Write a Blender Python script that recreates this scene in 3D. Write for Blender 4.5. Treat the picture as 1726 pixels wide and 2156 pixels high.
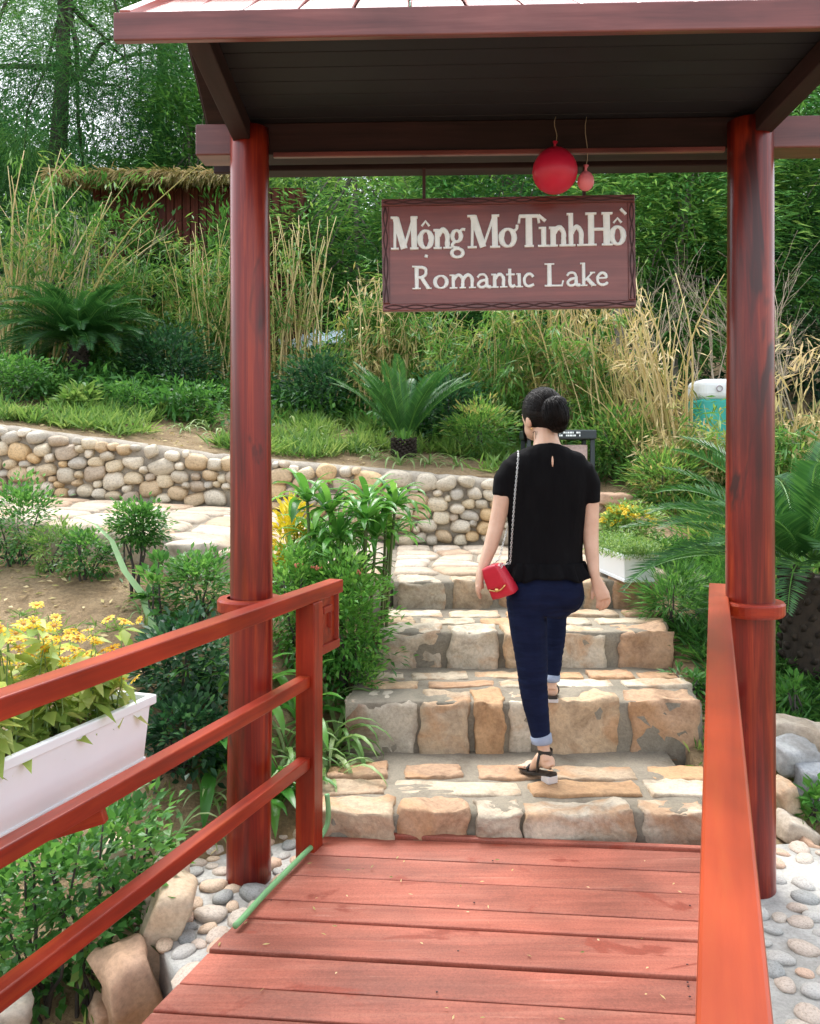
import bpy, bmesh, math, random
import numpy as np
from mathutils import Vector, Matrix, noise

for o in list(bpy.data.objects):
    bpy.data.objects.remove(o, do_unlink=True)
scene = bpy.context.scene
C = scene.collection
R = math.radians

# ------------------------------------------------------------------ camera
HC, FPX, HOR, CX = 1.5, 1850.0, 950.0, 863.0      # eye height, focal length, horizon row, centre column (photo measured at 1726 x 2156)
cam = bpy.data.cameras.new('camera')
co = bpy.data.objects.new('camera', cam)
C.objects.link(co)
co.location = (0, 0, HC)
co.rotation_euler = (R(90), 0, 0)
cam.sensor_fit = 'VERTICAL'
cam.sensor_height = 36.0
cam.lens = FPX / 2156 * 36.0
cam.shift_y = -(1078 - HOR) / 2156
cam.clip_start = 0.05
cam.clip_end = 500
scene.camera = co
scene.render.resolution_x, scene.render.resolution_y = 820, 1024

# ------------------------------------------------------------------ sky, sun, exposure
SUN_EL, SUN_AZ = 60.0, -20.0       # azimuth clockwise from +Y
world = bpy.data.worlds.new('World')
scene.world = world
world.use_nodes = True
wn = world.node_tree
wn.nodes.clear()
wo = wn.nodes.new('ShaderNodeOutputWorld')
bg = wn.nodes.new('ShaderNodeBackground')
sky = wn.nodes.new('ShaderNodeTexSky')
sky.sky_type = 'NISHITA'
sky.sun_disc = False
sky.sun_elevation = R(SUN_EL)
sky.sun_rotation = R(SUN_AZ)
sky.dust_density = 2.5
sky.air_density = 1.0
hs = wn.nodes.new('ShaderNodeHueSaturation')
hs.inputs['Saturation'].default_value = 0.30
wn.links.new(sky.outputs[0], hs.inputs['Color'])
wn.links.new(hs.outputs[0], bg.inputs['Color'])
bg.inputs['Strength'].default_value = 0.15
wn.links.new(bg.outputs[0], wo.inputs['Surface'])
sl = bpy.data.lights.new('sun', 'SUN')
sl.energy = 0.8
sl.angle = R(40)
sl.color = (1.0, 0.97, 0.92)
so = bpy.data.objects.new('sun', sl)
C.objects.link(so)
sd = Vector((math.sin(R(SUN_AZ)) * math.cos(R(SUN_EL)), math.cos(R(SUN_AZ)) * math.cos(R(SUN_EL)), math.sin(R(SUN_EL))))
so.rotation_euler = sd.to_track_quat('Z', 'Y').to_euler()
so.location = (-4, 6, 14)
vs = scene.view_settings
vs.view_transform = 'Standard'
vs.look = 'None'
vs.exposure = 2.0
vs.gamma = 1.0
vs.use_curve_mapping = False

# ------------------------------------------------------------------ helpers
def P(x, y, d):
    """photo pixel (1726 x 2156 frame) at depth d -> world point"""
    return Vector(((x - CX) / FPX * d, d, HC + (HOR - y) / FPX * d))

def onz(x, y, z):
    """photo pixel on the level z -> world point"""
    return P(x, y, (HC - z) * FPX / (y - HOR))

def tag(o, label=None, cat=None, group=None, kind=None):
    if label: o['label'] = label
    if cat: o['category'] = cat
    if group: o['group'] = group
    if kind: o['kind'] = kind
    return o

def empty(name, loc=(0, 0, 0), label=None, cat=None, group=None, parent=None):
    o = bpy.data.objects.new(name, None)
    o.empty_display_size = 0.1
    C.objects.link(o)
    o.location = loc
    if parent: setpar(o, parent)
    return tag(o, label, cat, group)

def setpar(o, parent):
    """parent without moving: o.location is given in world space"""
    o.parent = parent
    m = Matrix.Identity(4)
    p = parent
    chain = []
    while p:
        chain.append(p)
        p = p.parent
    for q in reversed(chain):
        m = m @ (q.matrix_parent_inverse if q.parent else Matrix.Identity(4)) @ q.matrix_basis
    o.matrix_parent_inverse = m.inverted()

def link(name, me, mat=None, parent=None, loc=None, rot=None, scale=None):
    o = bpy.data.objects.new(name, me)
    C.objects.link(o)
    if mat and not me.materials: me.materials.append(mat)
    if loc is not None: o.location = loc
    if rot is not None: o.rotation_euler = rot
    if scale is not None: o.scale = scale
    if parent: setpar(o, parent)
    return o

def smooth(me, on=True):
    me.polygons.foreach_set('use_smooth', np.full(len(me.polygons), on))
    return me

def bm_mesh(name, bm, sm=False):
    me = bpy.data.meshes.new(name)
    bm.normal_update()
    bm.to_mesh(me)
    bm.free()
    if sm: smooth(me)
    return me

def np_mesh(name, v, tris, attr=None, sm=False, nper=3):
    me = bpy.data.meshes.new(name)
    nf = len(tris)
    me.vertices.add(len(v))
    me.vertices.foreach_set('co', np.ascontiguousarray(v, dtype=np.float32).ravel())
    me.loops.add(nf * nper)
    me.loops.foreach_set('vertex_index', np.ascontiguousarray(tris, dtype=np.int32).ravel())
    me.polygons.add(nf)
    me.polygons.foreach_set('loop_start', np.arange(nf, dtype=np.int32) * nper)
    me.polygons.foreach_set('loop_total', np.full(nf, nper, dtype=np.int32))
    if sm: me.polygons.foreach_set('use_smooth', np.ones(nf, dtype=bool))
    me.update(calc_edges=True)
    if attr is not None:
        a = me.attributes.new('v', 'FLOAT', 'POINT')
        a.data.foreach_set('value', np.ascontiguousarray(attr, dtype=np.float32))
    return me

def frame_of(t):
    t = t.normalized()
    s = t.cross(Vector((0, 1, 0)))
    if s.length < 0.25: s = Vector((1, 0, 0)) - t * t.x
    s.normalize()
    u = s.cross(t).normalized()
    return s, u

def tube(bm, pts, seg=8, caps=True):
    """pts: (Vector, rx, ry) rings lofted"""
    rings = []
    n = len(pts)
    ps = None
    for i, (p, rx, ry) in enumerate(pts):
        a = pts[max(0, i - 1)][0]
        b = pts[min(n - 1, i + 1)][0]
        if ps is None:
            s, u = frame_of(b - a)
        else:
            tt = (b - a).normalized()
            s = ps - tt * ps.dot(tt)
            if s.length < 1e-4: s, u = frame_of(b - a)
            s = s.normalized()
            u = s.cross(tt).normalized()
        ps = s
        rings.append([bm.verts.new(p + s * rx * math.cos(k * 2 * math.pi / seg) + u * ry * math.sin(k * 2 * math.pi / seg)) for k in range(seg)])
    for i in range(n - 1):
        for k in range(seg):
            k2 = (k + 1) % seg
            bm.faces.new((rings[i][k], rings[i][k2], rings[i + 1][k2], rings[i + 1][k]))
    if caps:
        bm.faces.new(rings[0][::-1])
        bm.faces.new(rings[-1])
    return rings

def ball(bm, c, r, sub=3, rot=None):
    m = Matrix.Translation(c) @ (rot if rot else Matrix.Identity(4)) @ Matrix.Diagonal((r[0], r[1], r[2], 1))
    bmesh.ops.create_icosphere(bm, subdivisions=sub, radius=1, matrix=m)

def box(bm, lo, hi, m=None):
    mm = Matrix.Translation((Vector(lo) + Vector(hi)) / 2) @ Matrix.Diagonal((hi[0] - lo[0], hi[1] - lo[1], hi[2] - lo[2], 1))
    if m: mm = m @ mm
    return bmesh.ops.create_cube(bm, size=1, matrix=mm)['verts']

def bevel(bm, w, seg=2):
    bmesh.ops.bevel(bm, geom=bm.edges[:], offset=w, segments=seg, affect='EDGES', profile=0.5)

def bar_mesh(name, L, w, h, bev=0.006, sub=0, wob=0.0, seed=0):
    """bar along local X from 0 to L, centred on y and z"""
    bm = bmesh.new()
    box(bm, (0, -w / 2, -h / 2), (L, w / 2, h / 2))
    bevel(bm, bev, 2)
    if sub:
        for k in range(1, sub):
            bmesh.ops.bisect_plane(bm, geom=bm.verts[:] + bm.edges[:] + bm.faces[:], plane_co=(L * k / sub, 0, 0), plane_no=(1, 0, 0))
        for v in bm.verts:
            n = noise.noise_vector((v.co.x * 1.7 + seed, seed * 3.1, v.co.y * 9))
            v.co.y += n.y * wob
            v.co.z += n.z * wob * 0.7
    me = bm_mesh(name, bm)
    return me

def bar(name, a, b, w, h, mat, parent, bev=0.006, roll=0.0, sub=0, wob=0.0, seed=0):
    a, b = Vector(a), Vector(b)
    d = b - a
    me = bar_mesh(name, d.length, w, h, bev, sub, wob, seed)
    o = bpy.data.objects.new(name, me)
    C.objects.link(o)
    me.materials.append(mat)
    q = d.to_track_quat('X', 'Z')
    o.rotation_euler = (q.to_matrix() @ Matrix.Rotation(roll, 3, 'X')).to_euler()
    o.location = a
    if parent: setpar(o, parent)
    return o

# ------------------------------------------------------------------ materials
MATS = {}
def mat(name):
    m = bpy.data.materials.new(name)
    m.use_nodes = True
    nt = m.node_tree
    b = nt.nodes['Principled BSDF']
    MATS[name] = m
    return m, nt, b

def N(nt, t, **kw):
    n = nt.nodes.new(t)
    for k, v in kw.items():
        if k in n.inputs.keys(): n.inputs[k].default_value = v
        else: setattr(n, k, v)
    return n

def ramp(nt, stops, interp='LINEAR'):
    r = nt.nodes.new('ShaderNodeValToRGB')
    r.color_ramp.interpolation = interp
    e = r.color_ramp.elements
    while len(e) < len(stops): e.new(0.5)
    for i, (p, c) in enumerate(stops):
        e[i].position = p
        e[i].color = (c[0], c[1], c[2], 1)
    return r

def mixc(nt, fac, a, b, blend='MIX'):
    m = nt.nodes.new('ShaderNodeMix')
    m.data_type = 'RGBA'
    m.blend_type = blend
    for s, v in ((m.inputs[0], fac), (m.inputs[6], a), (m.inputs[7], b)):
        if hasattr(v, 'is_linked') or hasattr(v, 'links'): nt.links.new(v, s)
        elif isinstance(v, (int, float)): s.default_value = v
        else: s.default_value = (v[0], v[1], v[2], 1)
    return m.outputs[2]

def coords(nt, scale=(1, 1, 1), rnd=True, which='Object'):
    tc = nt.nodes.new('ShaderNodeTexCoord')
    mp = nt.nodes.new('ShaderNodeMapping')
    mp.inputs['Scale'].default_value = scale
    out = tc.outputs[which]
    if rnd:
        oi = nt.nodes.new('ShaderNodeObjectInfo')
        mu = N(nt, 'ShaderNodeMath', operation='MULTIPLY')
        mu.inputs[1].default_value = 37.0
        nt.links.new(oi.outputs['Random'], mu.inputs[0])
        ad = N(nt, 'ShaderNodeVectorMath', operation='ADD')
        nt.links.new(out, ad.inputs[0])
        nt.links.new(mu.outputs[0], ad.inputs[1])
        out = ad.outputs[0]
    nt.links.new(out, mp.inputs['Vector'])
    return mp.outputs[0]

def nz(nt, vec, scale, detail=5, rough=0.6, dist=0.0):
    n = N(nt, 'ShaderNodeTexNoise')
    n.inputs['Scale'].default_value = scale
    n.inputs['Detail'].default_value = detail
    n.inputs['Roughness'].default_value = rough
    n.inputs['Distortion'].default_value = dist
    nt.links.new(vec, n.inputs['Vector'])
    return n.outputs['Fac']

def bump(nt, b, h, strength=0.3, dist=0.01):
    bp = N(nt, 'ShaderNodeBump')
    bp.inputs['Strength'].default_value = strength
    bp.inputs['Distance'].default_value = dist
    nt.links.new(h, bp.inputs['Height'])
    nt.links.new(bp.outputs[0], b.inputs['Normal'])

def plain(name, col, rough=0.5, metal=0.0, var=0.12, scale=8, bmp=0.1, spec=0.5):
    m, nt, b = mat(name)
    v = coords(nt)
    f = nz(nt, v, scale)
    a = tuple(c * (1 - var) for c in col)
    z = tuple(min(1, c * (1 + var)) for c in col)
    r = ramp(nt, [(0.3, a), (0.7, z)])
    nt.links.new(f, r.inputs[0])
    nt.links.new(r.outputs[0], b.inputs['Base Color'])
    b.inputs['Roughness'].default_value = rough
    b.inputs['Metallic'].default_value = metal
    b.inputs['Specular IOR Level'].default_value = spec
    if bmp: bump(nt, b, nz(nt, v, scale * 6), bmp, 0.004)
    return m

def wood(name, dark, mid, light, axis='X', rough=0.32, coat=0.3, stain=None, sc=1.0, wear=None, speck=0):
    m, nt, b = mat(name)
    st = {'X': (0.9, 16, 16), 'Z': (16, 16, 0.7)}[axis]
    v = coords(nt, tuple(s * sc for s in st))
    v2 = coords(nt, (1, 1, 0.55) if axis == 'Z' else (0.55, 1, 1))
    g = nz(nt, v, 1.6, 8, 0.65, 0.6)
    r = ramp(nt, [(0.28, dark), (0.5, mid), (0.72, light)])
    nt.links.new(g, r.inputs[0])
    col = r.outputs[0]
    big = nz(nt, v2, 3.2, 4, 0.55, 0.3)
    rb = ramp(nt, [(0.35, (0.62, 0.62, 0.62)), (0.62, (1.12, 1.12, 1.12))])
    nt.links.new(big, rb.inputs[0])
    col = mixc(nt, 1.0, col, rb.outputs[0], 'MULTIPLY')
    if stain:
        v3 = coords(nt, (1, 1, 0.25) if axis == 'Z' else (0.6, 1, 1))
        s = nz(nt, v3, 5.0, 4, 0.6, 0.8)
        rs = ramp(nt, [(0.60, (0, 0, 0)), (0.66, (1, 1, 1))])
        nt.links.new(s, rs.inputs[0])
        col = mixc(nt, rs.outputs[0], col, stain)
    if wear:
        v4 = coords(nt, tuple(s * 0.6 for s in st))
        s = nz(nt, v4, 4.0, 9, 0.75, 0.2)
        rs = ramp(nt, [(0.60, (0, 0, 0)), (0.74, (0.8, 0.8, 0.8))])
        nt.links.new(s, rs.inputs[0])
        col = mixc(nt, rs.outputs[0], col, wear)
    if speck:
        sp2 = nz(nt, coords(nt, (1, 1, 1)), 140, 5, 0.8)
        rsp = ramp(nt, [(0.36, (1 - speck,) * 3), (0.5, (1, 1, 1)), (0.68, (1 + speck,) * 3)])
        nt.links.new(sp2, rsp.inputs[0])
        col = mixc(nt, 1.0, col, rsp.outputs[0], 'MULTIPLY')
    nt.links.new(col, b.inputs['Base Color'])
    rr = N(nt, 'ShaderNodeMapRange')
    rr.inputs['To Min'].default_value = rough * 0.7
    rr.inputs['To Max'].default_value = rough * 1.5
    nt.links.new(big, rr.inputs['Value'])
    nt.links.new(rr.outputs[0], b.inputs['Roughness'])
    b.inputs['Coat Weight'].default_value = coat
    b.inputs['Specular IOR Level'].default_value = 0.32
    b.inputs['Coat Roughness'].default_value = 0.22
    bump(nt, b, g, 0.22, 0.004)
    return m

def stone_mat(name, cols, rough=0.8, patch=None, scale=7.0, grain=60, bs=0.5):
    """cols: list of colours a single stone may take (object random)"""
    m, nt, b = mat(name)
    oi = nt.nodes.new('ShaderNodeObjectInfo')
    r = ramp(nt, [(i / len(cols), c) for i, c in enumerate(cols)], 'CONSTANT')
    nt.links.new(oi.outputs['Random'], r.inputs[0])
    v = coords(nt)
    f = nz(nt, v, scale, 8, 0.68, 0.5)
    rf = ramp(nt, [(0.28, (0.55, 0.5, 0.46)), (0.5, (1, 1, 1)), (0.75, (1.25, 1.22, 1.16))])
    nt.links.new(f, rf.inputs[0])
    col = mixc(nt, 1.0, r.outputs[0], rf.outputs[0], 'MULTIPLY')
    if patch:
        s = nz(nt, v, scale * 0.45, 5, 0.6, 1.0)
        rs = ramp(nt, [(0.5, (0, 0, 0)), (0.64, (0.75, 0.75, 0.75))])
        nt.links.new(s, rs.inputs[0])
        col = mixc(nt, rs.outputs[0], col, patch)
    g = nz(nt, v, grain, 4, 0.7)
    rg = ramp(nt, [(0.3, (0.78, 0.78, 0.78)), (0.6, (1.08, 1.08, 1.08))])
    nt.links.new(g, rg.inputs[0])
    col = mixc(nt, 1.0, col, rg.outputs[0], 'MULTIPLY')
    nt.links.new(col, b.inputs['Base Color'])
    b.inputs['Roughness'].default_value = rough
    ad = N(nt, 'ShaderNodeMath', operation='ADD')
    nt.links.new(f, ad.inputs[0])
    mu = N(nt, 'ShaderNodeMath', operation='MULTIPLY')
    mu.inputs[1].default_value = 0.25
    nt.links.new(g, mu.inputs[0])
    nt.links.new(mu.outputs[0], ad.inputs[1])
    bump(nt, b, ad.outputs[0], bs, 0.012)
    return m

def leaf_mat(name, stops, rough=0.5, trans=0.3, obj_random=False, spec=0.4):
    m, nt, b = mat(name)
    at = nt.nodes.new('ShaderNodeAttribute')
    at.attribute_name = 'v'
    src = at.outputs['Fac']
    if obj_random:
        oi = nt.nodes.new('ShaderNodeObjectInfo')
        src = oi.outputs['Random']
    r = ramp(nt, stops)
    nt.links.new(src, r.inputs[0])
    b.inputs['Roughness'].default_value = rough
    b.inputs['Specular IOR Level'].default_value = spec
    nt.links.new(r.outputs[0], b.inputs['Base Color'])
    tr = N(nt, 'ShaderNodeBsdfTranslucent')
    hv = N(nt, 'ShaderNodeHueSaturation')
    hv.inputs['Value'].default_value = 1.5
    hv.inputs['Hue'].default_value = 0.48
    nt.links.new(r.outputs[0], hv.inputs['Color'])
    nt.links.new(hv.outputs[0], tr.inputs['Color'])
    mx = nt.nodes.new('ShaderNodeMixShader')
    mx.inputs[0].default_value = trans
    nt.links.new(b.outputs[0], mx.inputs[1])
    nt.links.new(tr.outputs[0], mx.inputs[2])
    nt.links.new(mx.outputs[0], nt.nodes['Material Output'].inputs['Surface'])
    return m

M_post = wood('varnished_red_post', (0.045, 0.005, 0.004), (0.165, 0.011, 0.006), (0.36, 0.046, 0.011), 'Z', 0.30, 0.3, stain=(0.045, 0.006, 0.005))
M_rail = wood('varnished_red_rail', (0.15, 0.010, 0.004), (0.28, 0.022, 0.006), (0.38, 0.055, 0.010), 'X', 0.36, 0.12)
M_orange = wood('varnished_orange_rail', (0.27, 0.028, 0.006), (0.35, 0.044, 0.009), (0.39, 0.075, 0.014), 'X', 0.42, 0.12, sc=0.5)
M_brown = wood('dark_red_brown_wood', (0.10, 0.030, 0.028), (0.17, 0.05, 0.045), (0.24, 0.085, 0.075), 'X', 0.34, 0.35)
M_beam = wood('shade_darkened_wood', (0.016, 0.008, 0.009), (0.028, 0.012, 0.013), (0.045, 0.020, 0.020), 'X', 0.6, 0.0)  # shade under the roof is put into this darker wood colour
M_sign = wood('sign_face_wood', (0.13, 0.034, 0.030), (0.19, 0.050, 0.042), (0.25, 0.075, 0.062), 'X', 0.34, 0.5)
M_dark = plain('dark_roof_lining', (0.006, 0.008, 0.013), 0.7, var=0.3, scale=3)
M_deck = wood('faded_red_deck_paint', (0.27, 0.072, 0.044), (0.36, 0.104, 0.066), (0.42, 0.150, 0.100), 'X', 0.52, 0.0, stain=(0.25, 0.050, 0.027), wear=(0.47, 0.245, 0.18), sc=1.2, speck=0.22)
M_groove = plain('dark_carving', (0.045, 0.012, 0.012), 0.6)
M_letter = plain('white_letter_paint', (0.82, 0.90, 0.90), 0.55, var=0.06, scale=30, bmp=0.4)
M_stair = stone_mat('sandstone_block', [(0.42, 0.32, 0.215), (0.48, 0.40, 0.29), (0.44, 0.27, 0.14), (0.52, 0.45, 0.345), (0.42, 0.27, 0.165), (0.43, 0.365, 0.275), (0.48, 0.345, 0.215)], patch=(0.42, 0.235, 0.115), scale=7, bs=0.9)
M_peeling = stone_mat('peeling_brown_block', [(0.44, 0.385, 0.30)], patch=(0.20, 0.085, 0.04), scale=5, bs=0.9)
M_flag = stone_mat('pale_flagstone', [(0.44, 0.365, 0.28), (0.40, 0.335, 0.255), (0.48, 0.42, 0.34), (0.42, 0.30, 0.20)], patch=(0.38, 0.28, 0.185), scale=5)
M_pebble = stone_mat('river_stone', [(0.56, 0.46, 0.31), (0.50, 0.44, 0.34), (0.58, 0.41, 0.22), (0.45, 0.41, 0.34), (0.60, 0.52, 0.38), (0.52, 0.39, 0.24), (0.42, 0.34, 0.25), (0.62, 0.55, 0.43)], rough=0.62, scale=5, grain=40, bs=0.25)
M_cobble = stone_mat('pad_pebble', [(0.50, 0.44, 0.37), (0.28, 0.29, 0.28), (0.52, 0.36, 0.26), (0.42, 0.41, 0.38), (0.55, 0.42, 0.30), (0.36, 0.36, 0.34), (0.48, 0.40, 0.33)], rough=0.6, scale=5, grain=50, bs=0.25)
M_rock = stone_mat('garden_rock', [(0.50, 0.33, 0.22), (0.52, 0.42, 0.30), (0.46, 0.30, 0.20), (0.55, 0.46, 0.36)], patch=(0.42, 0.22, 0.10), scale=3.5)
M_greyrock = stone_mat('grey_rock', [(0.30, 0.32, 0.34), (0.34, 0.35, 0.35)], scale=5)
M_mortar = stone_mat('stair_mortar', [(0.235, 0.205, 0.155)], rough=0.9, patch=(0.15, 0.135, 0.10), scale=4, grain=90, bs=0.8)
M_concrete = stone_mat('pale_concrete', [(0.40, 0.395, 0.37)], rough=0.85, patch=(0.28, 0.275, 0.25), scale=5, grain=80)
M_wallmortar = stone_mat('wall_mortar', [(0.36, 0.32, 0.26)], rough=0.9, scale=6, grain=80)
M_white = plain('white_planter_plastic', (0.80, 0.84, 0.86), 0.4, var=0.03, scale=3, bmp=0.0)
M_hose = plain('green_hose', (0.16, 0.36, 0.15), 0.45, var=0.1)
M_bark = plain('dark_bark', (0.055, 0.048, 0.042), 0.9, var=0.4, scale=10, bmp=0.8)
M_greybark = plain('grey_bark', (0.16, 0.145, 0.125), 0.9, var=0.5, scale=9, bmp=0.8)
M_twig = plain('pale_twig', (0.36, 0.30, 0.22), 0.8, var=0.25)
M_cane = leaf_mat('tan_cane', [(0, (0.50, 0.37, 0.14)), (0.5, (0.62, 0.49, 0.25)), (1, (0.42, 0.38, 0.12))], 0.5, 0.05, True)
M_cycadtrunk = plain('cycad_trunk', (0.028, 0.02, 0.013), 0.9, var=0.5, scale=20, bmp=1.0)
M_metalgrey = plain('charcoal_metal', (0.035, 0.045, 0.05), 0.45, metal=0.3)
M_silver = plain('silver_metal', (0.62, 0.62, 0.62), 0.28, metal=1.0, bmp=0)
M_gold = plain('gold_metal', (0.75, 0.52, 0.20), 0.3, metal=1.0, bmp=0)
M_thatch = plain('thatch_straw', (0.46, 0.36, 0.20), 0.9, var=0.35, scale=12, bmp=0.8)

G_cas = leaf_mat('casuarina_needles', [(0, (0.025, 0.085, 0.048)), (0.55, (0.06, 0.165, 0.085)), (1, (0.13, 0.27, 0.13))], 0.6, 0.45)
G_feather = leaf_mat('feathery_leaf', [(0, (0.02, 0.10, 0.032)), (0.5, (0.06, 0.23, 0.055)), (1, (0.16, 0.36, 0.07))], 0.5, 0.45)
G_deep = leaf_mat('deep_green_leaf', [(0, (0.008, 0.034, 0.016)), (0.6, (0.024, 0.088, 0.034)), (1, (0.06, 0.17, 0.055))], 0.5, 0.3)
G_bamboo = leaf_mat('bamboo_leaf', [(0, (0.035, 0.13, 0.022)), (0.55, (0.085, 0.24, 0.04)), (0.85, (0.18, 0.32, 0.06)), (1, (0.36, 0.34, 0.10))], 0.5, 0.42)
G_dry = leaf_mat('dry_grass', [(0, (0.12, 0.16, 0.04)), (0.35, (0.36, 0.33, 0.10)), (0.7, (0.56, 0.46, 0.21)), (1, (0.64, 0.54, 0.30))], 0.6, 0.25)
G_mid = leaf_mat('mid_green_leaf', [(0, (0.025, 0.10, 0.022)), (0.6, (0.06, 0.21, 0.036)), (1, (0.13, 0.32, 0.06))], 0.4, 0.35)
G_light = leaf_mat('light_green_leaf', [(0, (0.06, 0.16, 0.03)), (0.5, (0.13, 0.27, 0.05)), (1, (0.26, 0.38, 0.10))], 0.45, 0.35)
G_lime = leaf_mat('lime_leaf', [(0, (0.20, 0.34, 0.06)), (0.6, (0.36, 0.48, 0.12)), (1, (0.48, 0.56, 0.20))], 0.5, 0.4)
G_yellow = leaf_mat('yellow_petal', [(0, (0.60, 0.38, 0.01)), (0.5, (0.72, 0.52, 0.015)), (1, (0.75, 0.62, 0.05))], 0.5, 0.2)
G_strap = leaf_mat('strap_leaf', [(0, (0.035, 0.15, 0.022)), (0.5, (0.07, 0.25, 0.035)), (1, (0.15, 0.36, 0.06))], 0.3, 0.35, True)
G_spider = leaf_mat('spider_leaf', [(0, (0.10, 0.22, 0.05)), (0.5, (0.18, 0.32, 0.09)), (1, (0.34, 0.44, 0.20))], 0.4, 0.3, True)
G_frond = leaf_mat('cycad_frond', [(0, (0.012, 0.065, 0.016)), (0.6, (0.028, 0.125, 0.026)), (1, (0.10, 0.26, 0.05))], 0.4, 0.25)
G_croton = leaf_mat('yellow_croton', [(0, (0.35, 0.42, 0.03)), (0.5, (0.62, 0.52, 0.02)), (1, (0.70, 0.62, 0.05))], 0.4, 0.25)
G_ixora = leaf_mat('ixora_leaf', [(0, (0.035, 0.14, 0.022)), (0.5, (0.085, 0.27, 0.04)), (1, (0.20, 0.42, 0.08))], 0.35, 0.35)
G_bright = leaf_mat('bright_feathery_leaf', [(0, (0.03, 0.13, 0.035)), (0.5, (0.10, 0.29, 0.065)), (1, (0.27, 0.46, 0.10))], 0.5, 0.45)

# ------------------------------------------------------------------ terrain
def lerp_tab(x, xs, ys):
    return float(np.interp(x, xs, ys))

WALL_X = [-7, -5, -3.6, -1.55, 0.0, 0.74, 1.82, 2.3]
WALL_Y = [7.9, 7.8, 7.7, 7.7, 7.7, 7.7, 7.75, 7.8]
WALL_T = [2.05, 1.88, 1.74, 1.467, 1.33, 1.27, 1.117, 1.06]
PATH_X = [-9, -5, -3.6, -1.55, -1.1, -0.45, -0.15, 3]
PATH_Z = [1.36, 1.20, 1.125, 1.01, 0.96, 0.75, 0.68, 0.68]
FRONT_X = [-9, -5, -2.3, -1.25, -0.95, -0.3, -0.12, 3]
FRONT_Y = [6.6, 6.2, 5.5, 5.02, 5.0, 5.5, 5.6, 5.6]
def zpath(x): return lerp_tab(x, PATH_X, PATH_Z)
def ypath(x): return lerp_tab(x, FRONT_X, FRONT_Y)
def wtop(x): return lerp_tab(x, WALL_X, WALL_T)
def wy(x): return lerp_tab(x, WALL_X, WALL_Y)

def ground(x, y):
    if y < 7.7 + 0.12:
        gl = lerp_tab(y, [-2, 0, 2, 2.8, 3.2, 3.7, 4.3, 5.0, 5.6, 7.7], [-1.2, -1.0, -0.62, -0.34, -0.12, 0.20, 0.58, 0.80, 0.9, 0.9])
        gs = lerp_tab(y, [-2, 0, 2, 2.8, 3.4, 4.14, 4.8, 5.5, 6, 7.7], [-1.2, -1.0, -0.62, -0.36, -0.12, 0.12, 0.34, 0.52, 0.58, 0.60])
        gr = lerp_tab(y, [-2, 0, 2, 2.8, 3.4, 4.0, 4.5, 5.0, 6, 7.0, 7.9], [-1.2, -1.0, -0.62, -0.34, -0.16, 0.06, 0.20, 0.40, 0.62, 0.86, 1.05])
        if x < 0.5:
            t = min(1, max(0, (-0.45 - x) / 0.55))
            z = gs * (1 - t) + gl * t
        else:
            t = min(1, max(0, (x - 1.35) / 0.35))
            z = gs * (1 - t) + gr * t
        if y > ypath(x) - 0.1 and x < 1.6:
            z = min(z, zpath(x) - 0.16)
    else:
        base = wtop(x) - 0.03 if x < 2.2 else 1.04
        t = y - 7.8
        z = base + 0.19 * min(t, 4.2) + 0.30 * max(0, min(t - 4.2, 20)) + 0.05 * max(0, t - 24)
    if y < 7.7 and -0.36 + 0.05 * (y - 3.4) < x < 1.16 + 0.19 * (y - 3.4) and y > 3.35: z -= 0.35
    n = noise.fractal(Vector((x * 0.9, y * 0.9, 3.1)), 1.0, 2.1, 4)
    z += n * (0.03 if y < 9 else 0.07)
    z += noise.noise(Vector((x * 6, y * 6, 1.7))) * 0.012
    return z

def soil_material():
    m, nt, b = mat('garden_soil')
    v = coords(nt, rnd=False)
    f = nz(nt, v, 3.5, 9, 0.7, 0.4)
    r = ramp(nt, [(0.25, (0.13, 0.085, 0.042)), (0.45, (0.27, 0.185, 0.095)), (0.62, (0.37, 0.27, 0.15)), (0.8, (0.22, 0.19, 0.07))])
    nt.links.new(f, r.inputs[0])
    g = nz(nt, v, 45, 6, 0.75)
    rg = ramp(nt, [(0.3, (0.55, 0.55, 0.55)), (0.62, (1.15, 1.15, 1.15))])
    nt.links.new(g, rg.inputs[0])
    nt.links.new(mixc(nt, 1.0, r.outputs[0], rg.outputs[0], 'MULTIPLY'), b.inputs['Base Color'])
    b.inputs['Roughness'].default_value = 0.95
    bump(nt, b, g, 0.9, 0.03)
    return m
M_soil = soil_material()

xs = np.concatenate([np.linspace(-60, -8, 14)[:-1], np.linspace(-8, -2.6, 46)[:-1], np.linspace(-2.6, 2.8, 120)[:-1], np.linspace(2.8, 8, 40)[:-1], np.linspace(8, 60, 14)])
ys = np.concatenate([np.linspace(-40, -1, 8)[:-1], np.linspace(-1, 2.0, 16)[:-1], np.linspace(2.0, 7.7, 125)[:-1], np.linspace(7.7, 13, 70)[:-1], np.linspace(13, 34, 40)[:-1], np.linspace(34, 160, 14)])
gv = np.array([(x, y, ground(x, y)) for y in ys for x in xs])
nx = len(xs)
gf = [(j * nx + i, j * nx + i + 1, (j + 1) * nx + i + 1, (j + 1) * nx + i) for j in range(len(ys) - 1) for i in range(nx - 1)]
g_o = link('ground', np_mesh('ground', gv, np.array(gf), sm=True, nper=4), M_soil)
tag(g_o, kind='structure')

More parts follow.
